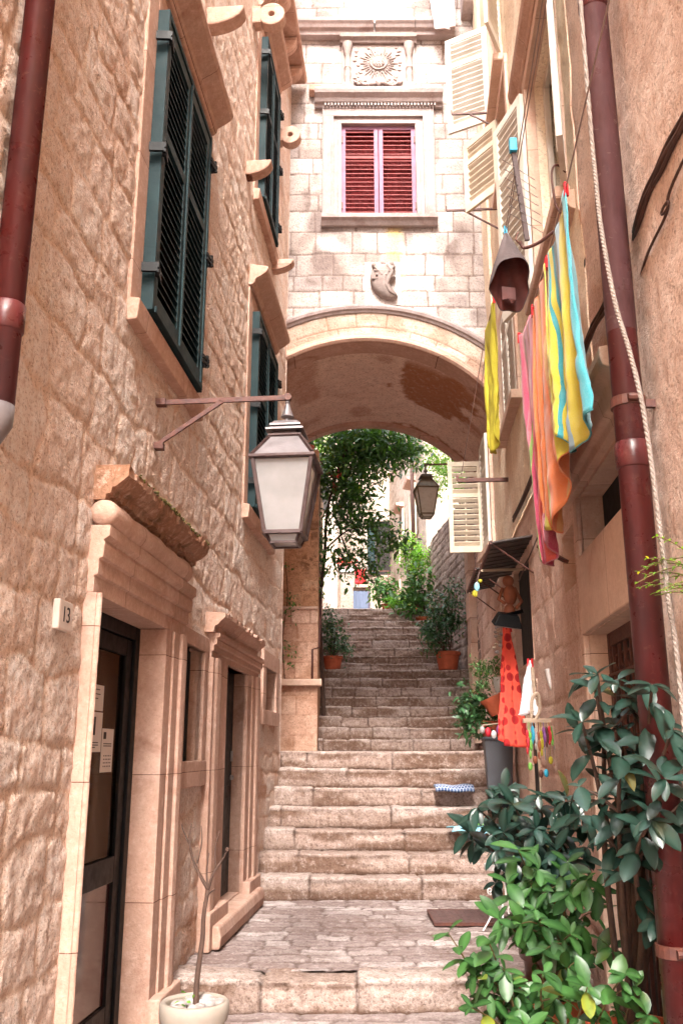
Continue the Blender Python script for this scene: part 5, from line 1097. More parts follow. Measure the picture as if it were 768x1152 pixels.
# --- the tree hanging under the rear arch
T1 = plantthing('overhanging_tree', 'dark evergreen tree hanging its branches through the arch', (-.26, 13.9, .33), cat='tree')
b = MB(); tr = curve_pts([(-.26, 13.9, .33), (-.30, 13.7, 1.3), (-.33, 13.6, 2.1), (-.26, 13.5, 2.9), (-.22, 13.5, 3.6), (-.05, 13.5, 4.3), (.2, 13.6, 4.9)], 5); b.tube(tr, [.035-.020*i/len(tr) for i in range(len(tr))], 8)
T1t = b.build('trunk', M['bark'], T1, smooth=True); b = MB()
for pts in ([(-.25, 13.5, 3.0), (.1, 13.5, 3.3), (.5, 13.5, 3.35), (.8, 13.5, 3.1)], [(-.24, 13.5, 3.4), (.2, 13.6, 3.9), (.7, 13.7, 4.2), (1.1, 13.7, 4.5)], [(-.1, 13.5, 4.1), (-.4, 13.4, 4.5), (-.5, 13.4, 4.7)], [(-.3, 13.6, 2.6), (-.45, 13.3, 2.9), (-.5, 13.2, 3.2)], [(0, 13.5, 3.2), (.15, 13.4, 2.8), (.35, 13.4, 2.6)]): b.tube(curve_pts(pts, 4), [.014]*4+[.010]*4+[.006]*4+[.004] if len(pts) == 4 else [.012]*4+[.007]*4+[.004], 6)
b.build('branches', M['bark'], T1, smooth=True)
leaves_mesh('crown', *cloud([((.35, 13.7, 4.75), (.85, .7, .50), 1.2), ((.95, 13.9, 4.75), (.40, .5, .30)), ((.10, 13.6, 4.1), (.55, .5, .42), 1.2), ((.28, 13.5, 3.45), (.50, .4, .33), 1.0), ((.70, 13.5, 3.15), (.32, .3, .20), 1.2), ((.15, 13.4, 2.85), (.42, .3, .25)), ((-.38, 13.15, 2.95), (.18, .22, .45), 1.3), ((-.40, 13.1, 2.35), (.10, .12, .30), 1.2), ((.35, 13.5, 2.65), (.22, .2, .18))], 9500, .095, .42), M['leaftree'], T1, hi=False)
b = MB(); rd = random.Random(2)
P, D, Nn, Ls, Ws = cloud([((-.12, 13.3, 4.15), (.10, .08, .10)), ((-.10, 13.3, 3.95), (.05, .05, .12))], 60, .03, .7); leaves_mesh('flowers', P, D, Nn, Ls, Ws, M['flower'], T1, hi=False)
T2 = plantthing('light_green_tree', 'bright light green tree behind the garden wall, above the small lantern', (2.5, 16.2, 1.2), cat='tree')
b = MB(); b.tube(curve_pts([(2.5, 16.2, 1.2), (2.45, 16.2, 3), (2.3, 16.1, 4.6), (2.0, 16, 5.6)]), .05, 8); b.build('trunk', M['bark'], T2, smooth=True); b = MB()
for k in range(8): b.tube([(2.3, 16.1, 4.4), (2.3-.2*k*.6+.3, 16+.1*k, 5+.1*k), (2.1-.15*k+.3, 15.8+.1*k, 5.3-.1*k)], [.02, .012, .006], 6)
b.build('branches', M['bark'], T2)
leaves_mesh('crown', *cloud([((2.1, 15.8, 5.5), (.75, .8, .65)), ((1.85, 15.2, 4.75), (.42, .6, .45), 1.6), ((2.15, 14.9, 4.5), (.22, .6, .35)), ((1.7, 15.9, 5.3), (.35, .5, .25))], 4200, .06, .35), M['leafbright'], T2, hi=False)
T3 = plantthing('back_tree', 'bright green tree seen through the top left of the arch', (-1.5, 17.5, 1.2), cat='tree')
b = MB(); b.tube([(-1.5, 17.5, 1.2), (-1.3, 17.4, 3.5), (-.9, 17.2, 6.0)], [.09, .07, .03], 8); b.build('trunk', M['bark'], T3, smooth=True)
leaves_mesh('crown', *cloud([((-.75, 17, 6.1), (.7, .8, .8)), ((-.3, 17, 5.7), (.5, .5, .5))], 2600, .075, .45), M['leafbright'], T3, hi=False)
# pot standing on top of the terrace wall and ivy on its front
shrub_pot('small orange pot with dark foliage on top of the terrace wall', (-.50, 12.85, 4.30), .09, .15, [((-.52, 12.85, 4.60), (.16, .15, .18))], 300, .06, M['leaftree'])
IV = plantthing('creeper', 'thin dark creeper growing down the face of the terrace wall', (-.78, 12.55, .96)); b = MB(); b.tube(curve_pts([(-.78, 12.55, .96), (-.82, 12.56, 1.5), (-.76, 12.56, 2.1), (-.80, 12.57, 2.6)]), .006, 5); b.build('stem', M['bark'], IV)
leaves_mesh('leaves', *cloud([((-.76, 12.5, 1.9), (.10, .05, .35)), ((-.70, 12.5, 1.3), (.14, .05, .2)), ((-.80, 12.5, 2.4), (.05, .03, .3))], 150, .05, .5), M['leaftree'], IV, hi=False)

# ================================================================ FAR HOUSES
FH = thing('far_house', 'pale far house closing the view, with a slate blue door', 'house', (0, 27, 2.77)); OFF[FH.name] = (0, -27, -2.77)
df, af = stonedisp(55, (.22, .34), (.3, .7), .012, .016, .012, 4, warp=.04, rad=.02); af = dict(af); af['stain'] = lambda U, V: .4*sst(.55, .8, vn(U, V*1.5, 77)); af['yel'] = lambda U, V: 0*U
sheet('front_wall', axis(-4, 2.2, .05, (.30, .88, 1.05, 1.65)), axis(2.7, 12, .05, (4.72, 5.2, 6.9)), lambda U, V, D: (U, 27-D, V), df, af, M['farwall'], FH, [(.30, .88, 2.7, 4.72), (1.05, 1.65, 5.2, 6.9)])
b = MB(); b.box(-4, 2.2, 27.1, 31, 2.7, 12); b.build('core', M['farwall'], FH)
b = MB(); b.box(.32, .86, 26.98, 27.03, 2.8, 4.70); dd = b.build('door', M['bluedoor'], FH); b = MB()
for k in range(5): b.box(.33+.106*k, .42+.106*k, 26.955, 26.98, 2.8, 4.66)
b.build('planks', M['bluedoor'], dd, bevel=.004)
b = MB(); b.box(.22, .30, 26.9, 27.05, 2.8, 4.8); b.box(.88, .97, 26.9, 27.05, 2.8, 4.8); b.box(.22, .97, 26.9, 27.05, 4.8, 4.92); b.build('door_frame', M['farwall'], FH, bevel=.005)
b = MB(); b.box(1.05, 1.65, 27.05, 27.09, 5.2, 6.9); wn = b.build('window', M['void'], FH); b = MB(); louvres(b, 26.94, 26.98, 0, 1, 0, 1, 1); 
for q0, q1 in ((.80, 1.04), (1.66, 1.90)): b = MB(); b.box(q0, q1, 26.93, 26.97, 5.2, 6.9); b.build('shutter', M['teal'], wn, bevel=.005)
SH2 = thing('side_house', 'tall pale house with a downpipe receding on the right past the garden wall', 'house', (1.9, 19.6, 2.77)); OFF[SH2.name] = (-1.9, -19.6, -2.77)
sx = lambda y: 1.90-(y-19.6)*.055
hs_ = [(21.2, 21.9, 5.0, 6.3), (23.6, 24.3, 5.0, 6.3), (21.4, 22.1, 2.7, 4.7), (24.6, 25.4, 2.7, 4.6)]
sheet('front_wall', axis(19.6, 27.2, .04, (21.2, 21.9, 23.6, 24.3, 21.4, 22.1, 24.6, 25.4)), axis(2.7, 12, .045, (5.0, 6.3, 4.7, 4.6)), lambda U, V, D: (sx(U)-D, U, V), df, af, M['farwall'], SH2, hs_, flip=True)
b = MB(); b.hexa([(sx(19.6), 19.61, 2.7), (5, 19.61, 2.7), (5, 27.2, 2.7), (sx(27.2)+.3, 27.2, 2.7)], [(sx(19.6), 19.61, 12), (5, 19.61, 12), (5, 27.2, 12), (sx(27.2)+.3, 27.2, 12)]); b.build('side_wall', M['farwall'], SH2)
for (a, b_, c, d_) in hs_:
    b = MB(); b.box(sx(a)+.10, sx(a)+.14, a-.05, b_+.05, c-.05, d_+.05); w_ = b.build('window' if c > 3 else 'door', M['void'] if c > 3 else M['iron'], SH2)
    if c > 3:
        for q, q0, q1 in ((a, a-.36, a-.01), (b_, b_+.01, b_+.36)): b = MB(); b.box(sx(q)-.05, sx(q)-.01, q0, q1, c, d_); b.build('shutter', M['cream'], w_, bevel=.006)
        b = MB(); b.prism([(.02, d_+.12), (-.2, d_+.16), (-.22, d_+.22), (.02, d_+.26)], lambda p, q, t: (sx(t)+p, t, q), a-.1, b_+.1); b.build('hood', M['trim'], w_)
    b = MB(); b.box(sx(a)-.03, sx(a)+.05, a-.12, a-.001, c, d_); b.box(sx(a)-.03, sx(a)+.05, b_+.001, b_+.12, c, d_); b.build('frame', M['trim'], w_, bevel=.005)
b = MB(); b.tube([(1.70, 20.7, 2.78), (1.70, 20.7, 11)], .045, 10); t_ = b.build('drainpipe', M['cable'], smooth=True); tag(t_, 'dark downpipe on the far pale house beyond the small lantern', 'pipe')
# left flank: stair climbing left, white post with red flowers, rail with a red cloth
b = MB()
for k in range(9): b.box(-3, -.12-.10*k, 20.6+.0*k, 23, 2.77+.19*k, 2.77+.19*(k+1))
o = b.build('side_steps', M['greywall'], bevel=.01); tag(o, kind='structure')
LF = thing('left_far_house', 'brownish house wall rising behind the side steps on the left', 'house', (-2.2, 23.2, 2.77)); OFF[LF.name] = (2.2, -23.2, -2.77)
sheet('wall', axis(-5, -.1, .05), axis(2.7, 11, .05), lambda U, V, D: (U, 23.1-D, V), df, af, M['farwall'], LF); b = MB(); b.box(-5, -.1, 23.12, 27, 2.7, 11); b.build('core', M['farwall'], LF)
b = MB(); b.box(-.75, -.35, 23.03, 23.08, 6.2, 7.4); b.build('window', M['void'], LF)
PS = thing('gate_post', 'short pale masonry gate post carrying red flowers at the top of the steps', 'post', (.14, 20.5, 2.77)); OFF[PS.name] = (-.14, -20.5, -2.77)
b = MB(); b.box(-.02, .27, 20.35, 20.65, 2.77, 3.98); b.build('shaft', M['farwall'], PS, bevel=.015); b = MB(); b.box(-.05, .30, 20.32, 20.68, 3.98, 4.04); b.build('cap', M['white'], PS, bevel=.01)
fl = plantthing('flower_box', 'box of red flowers on top of the gate post', (.12, 20.5, 4.04)); b = MB(); b.box(-.03, .28, 20.38, 20.6, 4.042, 4.14); b.build('box', M['white'], fl, bevel=.01)
leaves_mesh('flowers', *cloud([((.11, 20.45, 4.24), (.20, .15, .10))], 200, .05, .8), M['flower'], fl, hi=False); leaves_mesh('leaves', *cloud([((.10, 20.45, 4.20), (.22, .15, .12))], 90, .05, .5), M['leafherb'], fl, hi=False)
RL2 = thing('railing', 'thin iron railing across the top of the steps', 'railing', (.3, 20.3, 2.77)); OFF[RL2.name] = (-.3, -20.3, -2.77)
b = MB(); b.bar((.27, 20.4, 4.02), (1.10, 20.4, 4.02), .02, .03); b.build('top_rail', M['iron'], RL2)
for k in range(3): b = MB(); b.bar((.62+.23*k, 20.4, 2.79), (.62+.23*k, 20.4, 4.0), .02, .02); b.build('post', M['iron'], RL2)
cloth('red_cloth', 'red cloth draped over the railing in front of the blue door', M['redcloth'], [(.30, 20.36, 4.05), (.45, 20.36, 4.05), (.56, 20.36, 4.05)], [(.30, 20.35, 3.72), (.43, 20.35, 3.71), (.56, 20.35, 3.72)], n=14, nz=14, fold=.01, nf=2, seed=3, cat='cloth')

# ================================================================ POTTED BARE TREE (bottom left)
BT = plantthing('bare_sapling', 'leafless young tree with a few buds growing in a cream pot of pebbles', (-.60, 4.06, -1.36), cat='potted tree')
c = (-.60, 4.06, -1.36); b = MB(); r, h = .128, .37
b.lathe([(r*.82, 0-1.36), (r*.9, .02-1.36), (r*.97, h*.75-1.36), (r*.98, h*.80-1.36), (r*1.06, h*.82-1.36), (r*1.10, h*.90-1.36), (r*1.09, h*.985-1.36), (r*1.04, h-1.36), (r*.94, h-1.36), (r*.91, h*.96-1.36), (r*.9, h*.85-1.36), (.01, h*.84-1.36)], (c[0], c[1], 0), 40); M['creampot'] = plain('carved cream pot', (.40, .34, .27), .7, var=.5, vs=22, bmp=1.0, bs=38, col2=(.20, .16, .12)); M['creamrim'] = plain('cream pot rim', (.33, .28, .235), .7, var=.15, vs=10)
b.build('pot', M['creampot'], BT, auto=True)
b = MB(); b.lathe([(r*1.062, h*.82-1.36), (r*1.112, h*.90-1.36), (r*1.10, h*.99-1.36), (r*1.04, h*1.01-1.36), (r*.93, h*1.01-1.36), (r*.92, h*.93-1.36)], (c[0], c[1], 0), 40, caps=False); b.build('rim', M['creamrim'], BT, smooth=True)
rd = random.Random(9); placed = []; k = 0
while k < 34:
    rr = rd.uniform(.016, .030); w = rd.uniform(0, 2*pi); q = r*.80*math.sqrt(rd.random()); x, y = c[0]+q*cos(w), c[1]+q*sin(w)
    if all(math.hypot(x-a, y-d_) > (rr+e)*.72 for a, d_, e in placed) or len(placed) > 26:
        b = MB(); b.T = Matrix.Translation((x, y, -1.36+h*.945+rd.uniform(-.006, .012)+(.0 if len(placed) < 20 else .018))) @ Matrix.Rotation(rd.uniform(0, 3), 4, 'Z'); b.ball((0, 0, 0), rr, 8, (1.3, .95, .62)); b.build('pebble', M['pebble'], BT, smooth=True); placed.append((x, y, rr)); k += 1
    else: k += .2
b = MB(); sx0 = (-.595, 4.06)
def br(pts, r0, r1): p = curve_pts(pts, 5); b.tube(p, [r0+(r1-r0)*i/(len(p)-1) for i in range(len(p))], 7)
br([(-.595, 4.06, -1.05), (-.592, 4.06, -.90), (-.578, 4.07, -.76), (-.575, 4.06, -.66), (-.560, 4.06, -.565)], .013, .008)
br([(-.560, 4.06, -.565), (-.60, 4.05, -.50), (-.63, 4.05, -.44), (-.645, 4.04, -.36), (-.64, 4.04, -.30)], .008, .003)
br([(-.645, 4.04, -.38), (-.67, 4.03, -.33), (-.68, 4.03, -.30)], .004, .002); br([(-.61, 4.05, -.46), (-.595, 4.06, -.38), (-.60, 4.06, -.31)], .004, .002)
br([(-.560, 4.06, -.565), (-.54, 4.05, -.50), (-.50, 4.05, -.44), (-.485, 4.04, -.41)], .007, .003); br([(-.53, 4.05, -.48), (-.535, 4.05, -.40), (-.52, 4.05, -.33)], .004, .002); br([(-.562, 4.06, -.57), (-.57, 4.07, -.50), (-.565, 4.07, -.42)], .005, .002); br([(-.578, 4.07, -.62), (-.555, 4.05, -.58), (-.53, 4.03, -.56)], .004, .003)
b.ball((-.483, 4.04, -.405), .010, 6); b.build('trunk', M['bark'], BT, smooth=True)
leaves_mesh('leaves', *cloud([((-.615, 4.02, -.98), (.02, .02, .015))], 8, .02, .6), M['leafbright'], BT, hi=False)

# ================================================================ RIGHT: STALL, WARES, PLANTS
def wl(y, n, z_): return Vector((.95+.0775*y-n, y, z_))
# grey trough and pots
PT = plantthing('planter_box', 'tall dark grey metal planter box standing on the steps beside the red dress', (1.45, 8.62, -.51), cat='planter'); b = MB()
b.hexa([(1.33, 8.50, -.34), (1.55, 8.50, -.34), (1.57, 8.72, -.34), (1.35, 8.72, -.34)], [(1.31, 8.48, .10), (1.57, 8.48, .10), (1.59, 8.74, .10), (1.33, 8.74, .10)]); b.build('box', M['steel'], PT, bevel=.006)
b = MB(); b.box(1.295, 1.590, 8.465, 8.755, .10, .125); b.build('rim', M['steel'], PT, bevel=.003)
b = MB(); b.box(1.35, 1.56, 8.54, 8.72, -.50, -.345); b.build('foot', M['black'], PT)
T_ = plantthing('terracotta_trough', 'orange terracotta trough standing on the grey planter box', (1.43, 8.6, .126), cat='pot'); b = MB(); b.hexa([(1.32, 8.52, .126), (1.54, 8.52, .126), (1.54, 8.70, .126), (1.32, 8.70, .126)], [(1.30, 8.50, .25), (1.56, 8.50, .25), (1.56, 8.72, .25), (1.30, 8.72, .25)]); b.build('trough', M['terracotta'], T_, bevel=.006); b = MB(); b.box(1.295, 1.565, 8.49, 8.725, .245, .268); b.build('rim', M['terracotta'], T_, bevel=.004)
leaves_mesh('leaves', *cloud([((1.45, 8.52, .34), (.12, .1, .08))], 220, .04, .5), M['leafherb'], T_, hi=False)
HP = plantthing('hanging_pot', 'tilted orange plastic pot hanging above the planter box', (1.44, 8.40, .33), cat='pot'); b = MB(); b.T = Matrix.Translation((1.44, 8.40, .33)) @ Matrix.Rotation(-.42, 4, 'Y')
b.lathe([(.075, 0), (.10, .13), (.11, .13), (.112, .165), (.10, .165), (.09, .15), (.01, .15)], n=24); b.build('pot', M['terracotta'], HP, auto=True); b = MB(); b.tube([(1.42, 8.40, .49), (1.50, 8.45, .66), (1.58, 8.50, .76)], .004, 5); b.build('hanger', M['wire'], HP)
HQ = plantthing('hanging_pot', 'small grey white pot with trailing herb hanging above the orange pot', (1.49, 8.45, .53), cat='pot'); b = MB(); b.lathe([(.07, .53), (.085, .64), (.095, .64), (.095, .66), (.08, .66), (.01, .64)], (1.49, 8.45, 0), 24); b.build('pot', M['white'], HQ, auto=True); b = MB(); b.tube([(1.49, 8.45, .66), (1.54, 8.5, .9), (1.59, 8.52, .95)], .004, 5); b.build('hanger', M['wire'], HQ)
leaves_mesh('leaves', *cloud([((1.38, 8.40, .74), (.17, .1, .09), 1.4), ((1.29, 8.36, .60), (.07, .08, .16))], 800, .03, .4), M['leafherb'], HQ, hi=False)
SP = plantthing('trailing_plant', 'dark leafy trailing plant to the left of the tilted pot', (1.33, 8.6, .28)); b = MB()
for k in range(5): b.tube([(1.33, 8.6, .28), (1.24-.02*k, 8.52, .38), (1.22+.02*k, 8.5, .50+.02*k)], .005, 5)
b.build('stems', M['stem'], SP); leaves_mesh('leaves', *cloud([((1.23, 8.5, .42), (.13, .1, .20)), ((1.18, 8.5, .28), (.06, .08, .10))], 520, .065, .5), M['leafpot'], SP, hi=False)
# red printed dress
cloth('printed_dress', 'long red dress with dark ring print hanging at the stall', M['apron'], [(1.40, 7.75, 1.02), (1.42, 7.72, 1.06), (1.45, 7.70, 1.02)], [(1.28, 7.55, .10), (1.36, 7.5, .03), (1.52, 7.55, .03)], n=40, nz=50, fold=.022, nf=3.3, seed=21, cat='dress')
cloth('printed_scarf', 'pale grey patterned scarf hanging to the right of the red dress', M['whitecloth'], [(1.44, 7.0, .66), (1.45, 7.0, .68), (1.47, 7.0, .66)], [(1.36, 6.95, .26), (1.42, 6.95, .30), (1.49, 6.95, .24)], n=24, nz=30, fold=.02, nf=2, seed=24, cat='scarf')
b = MB(); b.bar((1.50, 7.05, -.3), (1.46, 6.95, .62), .022, .022); tag(b.build('wooden_pole', M['wood']), 'yellowish wooden pole leaning between the scarf and the rack', 'pole')
for k, (x, dz) in enumerate(((1.41, 0), (1.44, .07))):
    s = thing('shell_string', ['cluster of pale shells hanging at the top of the red dress', 'second bunch of small shells just behind the first at the dress'][k], 'shells', (x-.06, 7.75, 1.05+dz)); rd = random.Random(k)
    for j in range(12): b = MB(); b.ball((rd.uniform(-.04, .04), rd.uniform(-.03, .03), -.02*j+rd.uniform(-.01, .01)), rd.uniform(.016, .026), 6, (1, .8, .7)); b.build('shell', M['pebble'] if j % 2 else M['wood'], s, smooth=True)
    b = MB(); b.tube([(0, 0, .05), (0, 0, -.25)], .002, 4); b.build('string', M['line'], s)
# figure ornament in the window and flood lamp
og = thing('terracotta_figure', 'brown carved figure hanging in the dark stall window', 'ornament', (1.42, 7.55, 1.20)); b = MB(); b.ball((0, 0, .20), .05, 8); b.ball((.01, 0, .08), .06, 8, (1, 1, 1.5)); b.ball((0, 0, -.06), .05, 8, (1, 1, 1.3)); b.tube([(.05, 0, .14), (.10, -.02, .02), (.05, -.04, -.04)], .016, 6); b.tube([(-.05, 0, .14), (-.09, -.02, .04), (-.04, -.04, 0)], .016, 6); b.build('figure', M['brownpot'], og, smooth=True)
M['clay'] = plain('red clay', (.34, .10, .045), .7, var=.4, vs=12); og.children[0].data.materials[0] = M['clay'] if og.children else M['clay']
fl = thing('flood_lamp', 'black rectangular flood lamp below the stall window', 'lamp', (1.36, 7.35, 1.02)); b = MB(); b.T = Matrix.Rotation(.35, 4, 'X') @ Matrix.Rotation(.15, 4, 'Y')
b.hexa([(-.12, -.06, -.03), (.12, -.06, -.03), (.12, .08, -.03), (-.12, .08, -.03)], [(-.08, -.03, .07), (.08, -.03, .07), (.08, .06, .07), (-.08, .06, .07)]); b.build('housing', M['black'], fl, bevel=.008); b = MB(); b.T = Matrix.Rotation(.35, 4, 'X') @ Matrix.Rotation(.15, 4, 'Y'); b.box(-.10, .10, -.05, .07, -.036, -.031); b.build('lens', M['wire'], fl); b = MB(); b.bar((0, 0, .06), (.14, .05, .10), .02, .03); b.build('mount', M['black'], fl)
tb = thing('fabric_bird', 'small turquoise and yellow cloth bird dangling beneath the awning boards', 'ornament', (1.16, 7.6, 1.36)); b = MB(); b.ball((0, 0, 0), .03, 6, (.8, .6, 1.4)); b.build('body', M['lightblue'], tb); b = MB(); b.ball((-.02, 0, -.06), .025, 6, (1, .5, 1.2)); b.ball((.03, 0, .05), .018, 6); b.build('tail', M['yellowcloth'], tb); b = MB(); b.tube([(0, 0, .03), (.03, 0, .14)], .002, 4); b.build('string', M['line'], tb)
# rack of small souvenirs on strings
RK = thing('souvenir_rack', 'pale wooden rack hung with rows of small coloured trinkets on the right wall', 'rack', (1.36, 6.3, -.20)); 
b = MB(); b.bar((-.12, 0, .40), (.16, .02, .40), .03, .03); b.bar((.16, .02, -.30), (.16, .02, .42), .03, .035); b.bar((-.12, 0, -.10), (.16, .02, -.10), .025, .025); b.build('frame', M['wood'], RK, bevel=.003)
cols = [plain('bead red', (.6, .02, .04), .5, bmp=0), plain('bead green', (.18, .45, .08), .5, bmp=0), M['blue'], M['pebble'], M['clay'], M['yellowcloth'], plain('bead violet', (.25, .08, .3), .5, bmp=0), M['iron']]
rd = random.Random(12)
for j in range(13):
    b = MB(); x = -.10+.019*j; L = rd.uniform(.10, .22); b.tube([(x, -.015, .39), (x+rd.uniform(-.006, .006), -.02, .39-L*.5)], .0015, 4)
    b.ball((x, -.02, .39-L*.5), .013, 6, (.9, .7, 2.2)); b.ball((x+.004, -.022, .39-L*.85), .015, 6, (.8, .7, 2.6)); b.ball((x-.003, -.02, .39-L*1.2), .011, 6, (.8, .7, 2.4)); b.build('trinket', cols[j % 8], RK, smooth=True)
for j in range(7):
    b = MB(); x = -.09+.035*j; b.ball((x, -.02, .15-rd.uniform(0, .1)), .018, 6, (.9, .6, 1.5)); b.tube([(x, -.015, .39), (x, -.02, .14)], .0015, 4); b.build('trinket', cols[(j*3+1) % 8], RK, smooth=True)
for k, (pts, lb) in enumerate((([(-.02, 0, .42), (-.05, 0, .52), (0, 0, .60), (.04, 0, .50), (.02, 0, .42)], 'loop'), )):
    pass
b = MB(); b.tube(curve_pts([(1.41, 6.3, .21), (1.42, 6.3, .36), (1.39, 6.3, .44), (1.375, 6.3, .50), (1.385, 6.3, .56)]), [.016]*17+[.018]*8+[.012]*8, 8) if False else b.tube(curve_pts([(1.46, 6.3, .21), (1.465, 6.3, .36), (1.44, 6.3, .46), (1.425, 6.3, .55)]), .016, 8); tag(b.build('white_branch', M['white'], smooth=True), 'smooth white curved branch standing on the rack top', 'branch')
b = MB(); b.tube(curve_pts([(1.30, 6.3, .21), (1.31, 6.3, .34), (1.35, 6.3, .38), (1.36, 6.3, .28), (1.33, 6.3, .21)]), .012, 8); tag(b.build('driftwood_loop', M['wood'], smooth=True), 'bent driftwood loop beside the white branch on the rack', 'driftwood')
# string of ornaments in front of the planter
OS = thing('ornament_string', 'string of small cloth ornaments stretched above the grey planter box', 'ornaments', (1.25, 8.2, .16)); b = MB(); b.tube([(0, 0, .06), (.2, -.2, .08), (.42, -.5, .07)], .006, 6); b.build('rail', M['wood'], OS)
for j in range(11):
    t = j/10; b = MB(); b.ball((.42*t, -.5*t, .02-.02*(j % 3)), .030+.006*(j % 2), 6, (.8, .6, 1.2)); b.build('ornament', [M['pebble'], cols[0], M['white'], cols[6], M['yellowcloth'], M['clay']][j % 6], OS, smooth=True)
# mat, cloth on the step
b = MB(); 
vs = []; nx, ny = 24, 10
for i in range(nx+1):
    for j in range(ny+1):
        u, v = i/nx, j/ny; vs.append((.885+.36*u, 8.80+.24*v, -.325-(max(0, .25-v)*.16)+.006*sin(u*9)+.004*sin(v*11+u*4)))
b._add(vs, [(i*(ny+1)+j, (i+1)*(ny+1)+j, (i+1)*(ny+1)+j+1, i*(ny+1)+j+1) for i in range(nx) for j in range(ny)]); o = b.build('woven_mat', M['mat'], smooth=True, solid=.022, bevel=.0); tag(o, 'folded blue and white woven mat lying on a step', 'mat'); 
o.location.z = -.0
cl = thing('blue_cloth', 'light blue cloth with red and green scraps lying on a lower step by the plants', 'cloth', (1.15, 8.42, -.67)); b = MB(); vs = []
for i in range(13):
    for j in range(9): u, v = i/12, j/8; vs.append((-.19+.50*u+.03*sin(v*7), -.13+.24*v+.02*sin(u*9), .015+.010*sin(u*8+v*5)-(max(0, .15-v)*.2)))
b._add(vs, [(i*9+j, (i+1)*9+j, (i+1)*9+j+1, i*9+j+1) for i in range(12) for j in range(8)]); b.build('sheet', M['lightblue'], cl, smooth=True, solid=.008)
b = MB(); b.tube([(-.05, -.02, .04), (.02, .02, .06), (.12, .03, .05)], [.008, .022, .01], 6, flat=2); b.build('red_scrap', M['redcloth'], cl, smooth=True); b = MB(); b.tube([(.04, -.05, .04), (.12, -.02, .05), (.2, 0, .04)], [.008, .02, .008], 6, flat=2); b.build('green_scrap', cols[1], cl, smooth=True)
# drain cover
DC = thing('drain_cover', 'rusty rectangular iron drain cover let into the paving', 'drain cover', (.86, 7.12, -1.19)); b = MB(); b.box(-.20, .32, -.27, .27, .004, .018); b.build('plate', M['ironcover'], DC, bevel=.003)
b = MB(); b.box(-.21, .33, -.28, -.27, .0, .022); b.box(-.21, .33, .27, .28, .0, .022); b.box(-.21, -.2, -.27, .27, 0, .022); b.box(.32, .33, -.27, .27, 0, .022); b.build('frame', M['iron'], DC); b = MB()
for i in range(9):
    for j in range(9): b.box(-.17+.055*i, -.145+.055*i, -.24+.055*j, -.215+.055*j, .018, .021)
b.build('tread_pattern', M['ironcover'], DC)
# wrought iron plant stand
ST = thing('plant_stand', 'white wrought iron plant stand with scroll legs beside the black pot', 'plant stand', (1.12, 6.75, -1.19)); b = MB()
b.lathe([(.10, .38), (.115, .385), (.118, .40), (.118, .42), (.10, .425), (.005, .41)], (0, 0, 0), 28); b.build('top', M['white'], ST, auto=True)
for k in range(3):
    a = k*2*pi/3+3.6; d_ = Vector((cos(a), sin(a), 0)); b = MB(); sc = []
    b.tube([Vector((0, 0, .38))+d_*.02, d_*.03+Vector((0, 0, .22)), d_*.07+Vector((0, 0, .12)), d_*.15+Vector((0, 0, .02)), d_*.17+Vector((0, 0, .0))], .006, 6)
    cpt = d_*.085+Vector((0, 0, .115))
    b.tube([cpt+(d_*cos(t)+Vector((0, 0, 1))*sin(t))*(.055*(1-t/14)) for t in np.linspace(0, 9.5, 40)], .0055, 6); cpt = d_*.10+Vector((0, 0, .25)); b.tube([cpt+(d_*cos(t)+Vector((0, 0, 1))*sin(t))*(.035*(1-t/14)) for t in np.linspace(3, 12, 34)], .005, 6); b.build('leg', M['white'], ST, smooth=True)
b = MB(); b.tube([(0, 0, .05), (0, 0, .38)], .007, 6); b.build('column', M['white'], ST)
# strappy plant on the stand
SPK = plantthing('spiky_plant', 'dark strap leaved plant on the white stand', (1.12, 6.75, -.77)); b = MB(); b.lathe([(.05, -.765), (.075, -.66), (.08, -.66), (.07, -.68), (.01, -.68)], (1.12, 6.75, 0), 20); b.build('pot', M['brownpot'], SPK, auto=True)
n = 46; A_ = RG.random(n)*2*pi; el = .15+RG.random(n)*.9; D = np.stack([np.cos(A_)*np.cos(el), np.sin(A_)*np.cos(el), np.sin(el)], -1)
leaves_mesh('leaves', np.array([[1.12, 6.75, -.69]])+0*D, D, np.tile([0, 0, 1.], (n, 1))+D*.1, .20+RG.random(n)*.16, .018, M['leafdark'], SPK, curl=.45)
BP = thing('black_pot', 'tall black ribbed plant pot standing on the paving', 'pot', (1.22, 6.15, -1.19)); pot(BP, (0, 0, 0), .165, .42, M['tealpot'], rib=True)
BQ = thing('brown_pot', 'brown glazed pot in front of the black ribbed one', 'pot', (1.14, 5.3, -1.36)); pot(BQ, (0, 0, 0), .17, .34, M['brownpot'])
BR = thing('clay_pot', 'terracotta pot half hidden by leaves in the lower right corner', 'pot', (.98, 4.5, -1.36)); pot(BR, (0, 0, 0), .17, .30, M['terracotta'])
BS = thing('clay_pot', 'large clay pot by the right wall under the glossy tall plant', 'pot', (1.08, 3.75, -1.36)); pot(BS, (0, 0, 0), .20, .36, M['terracotta'])

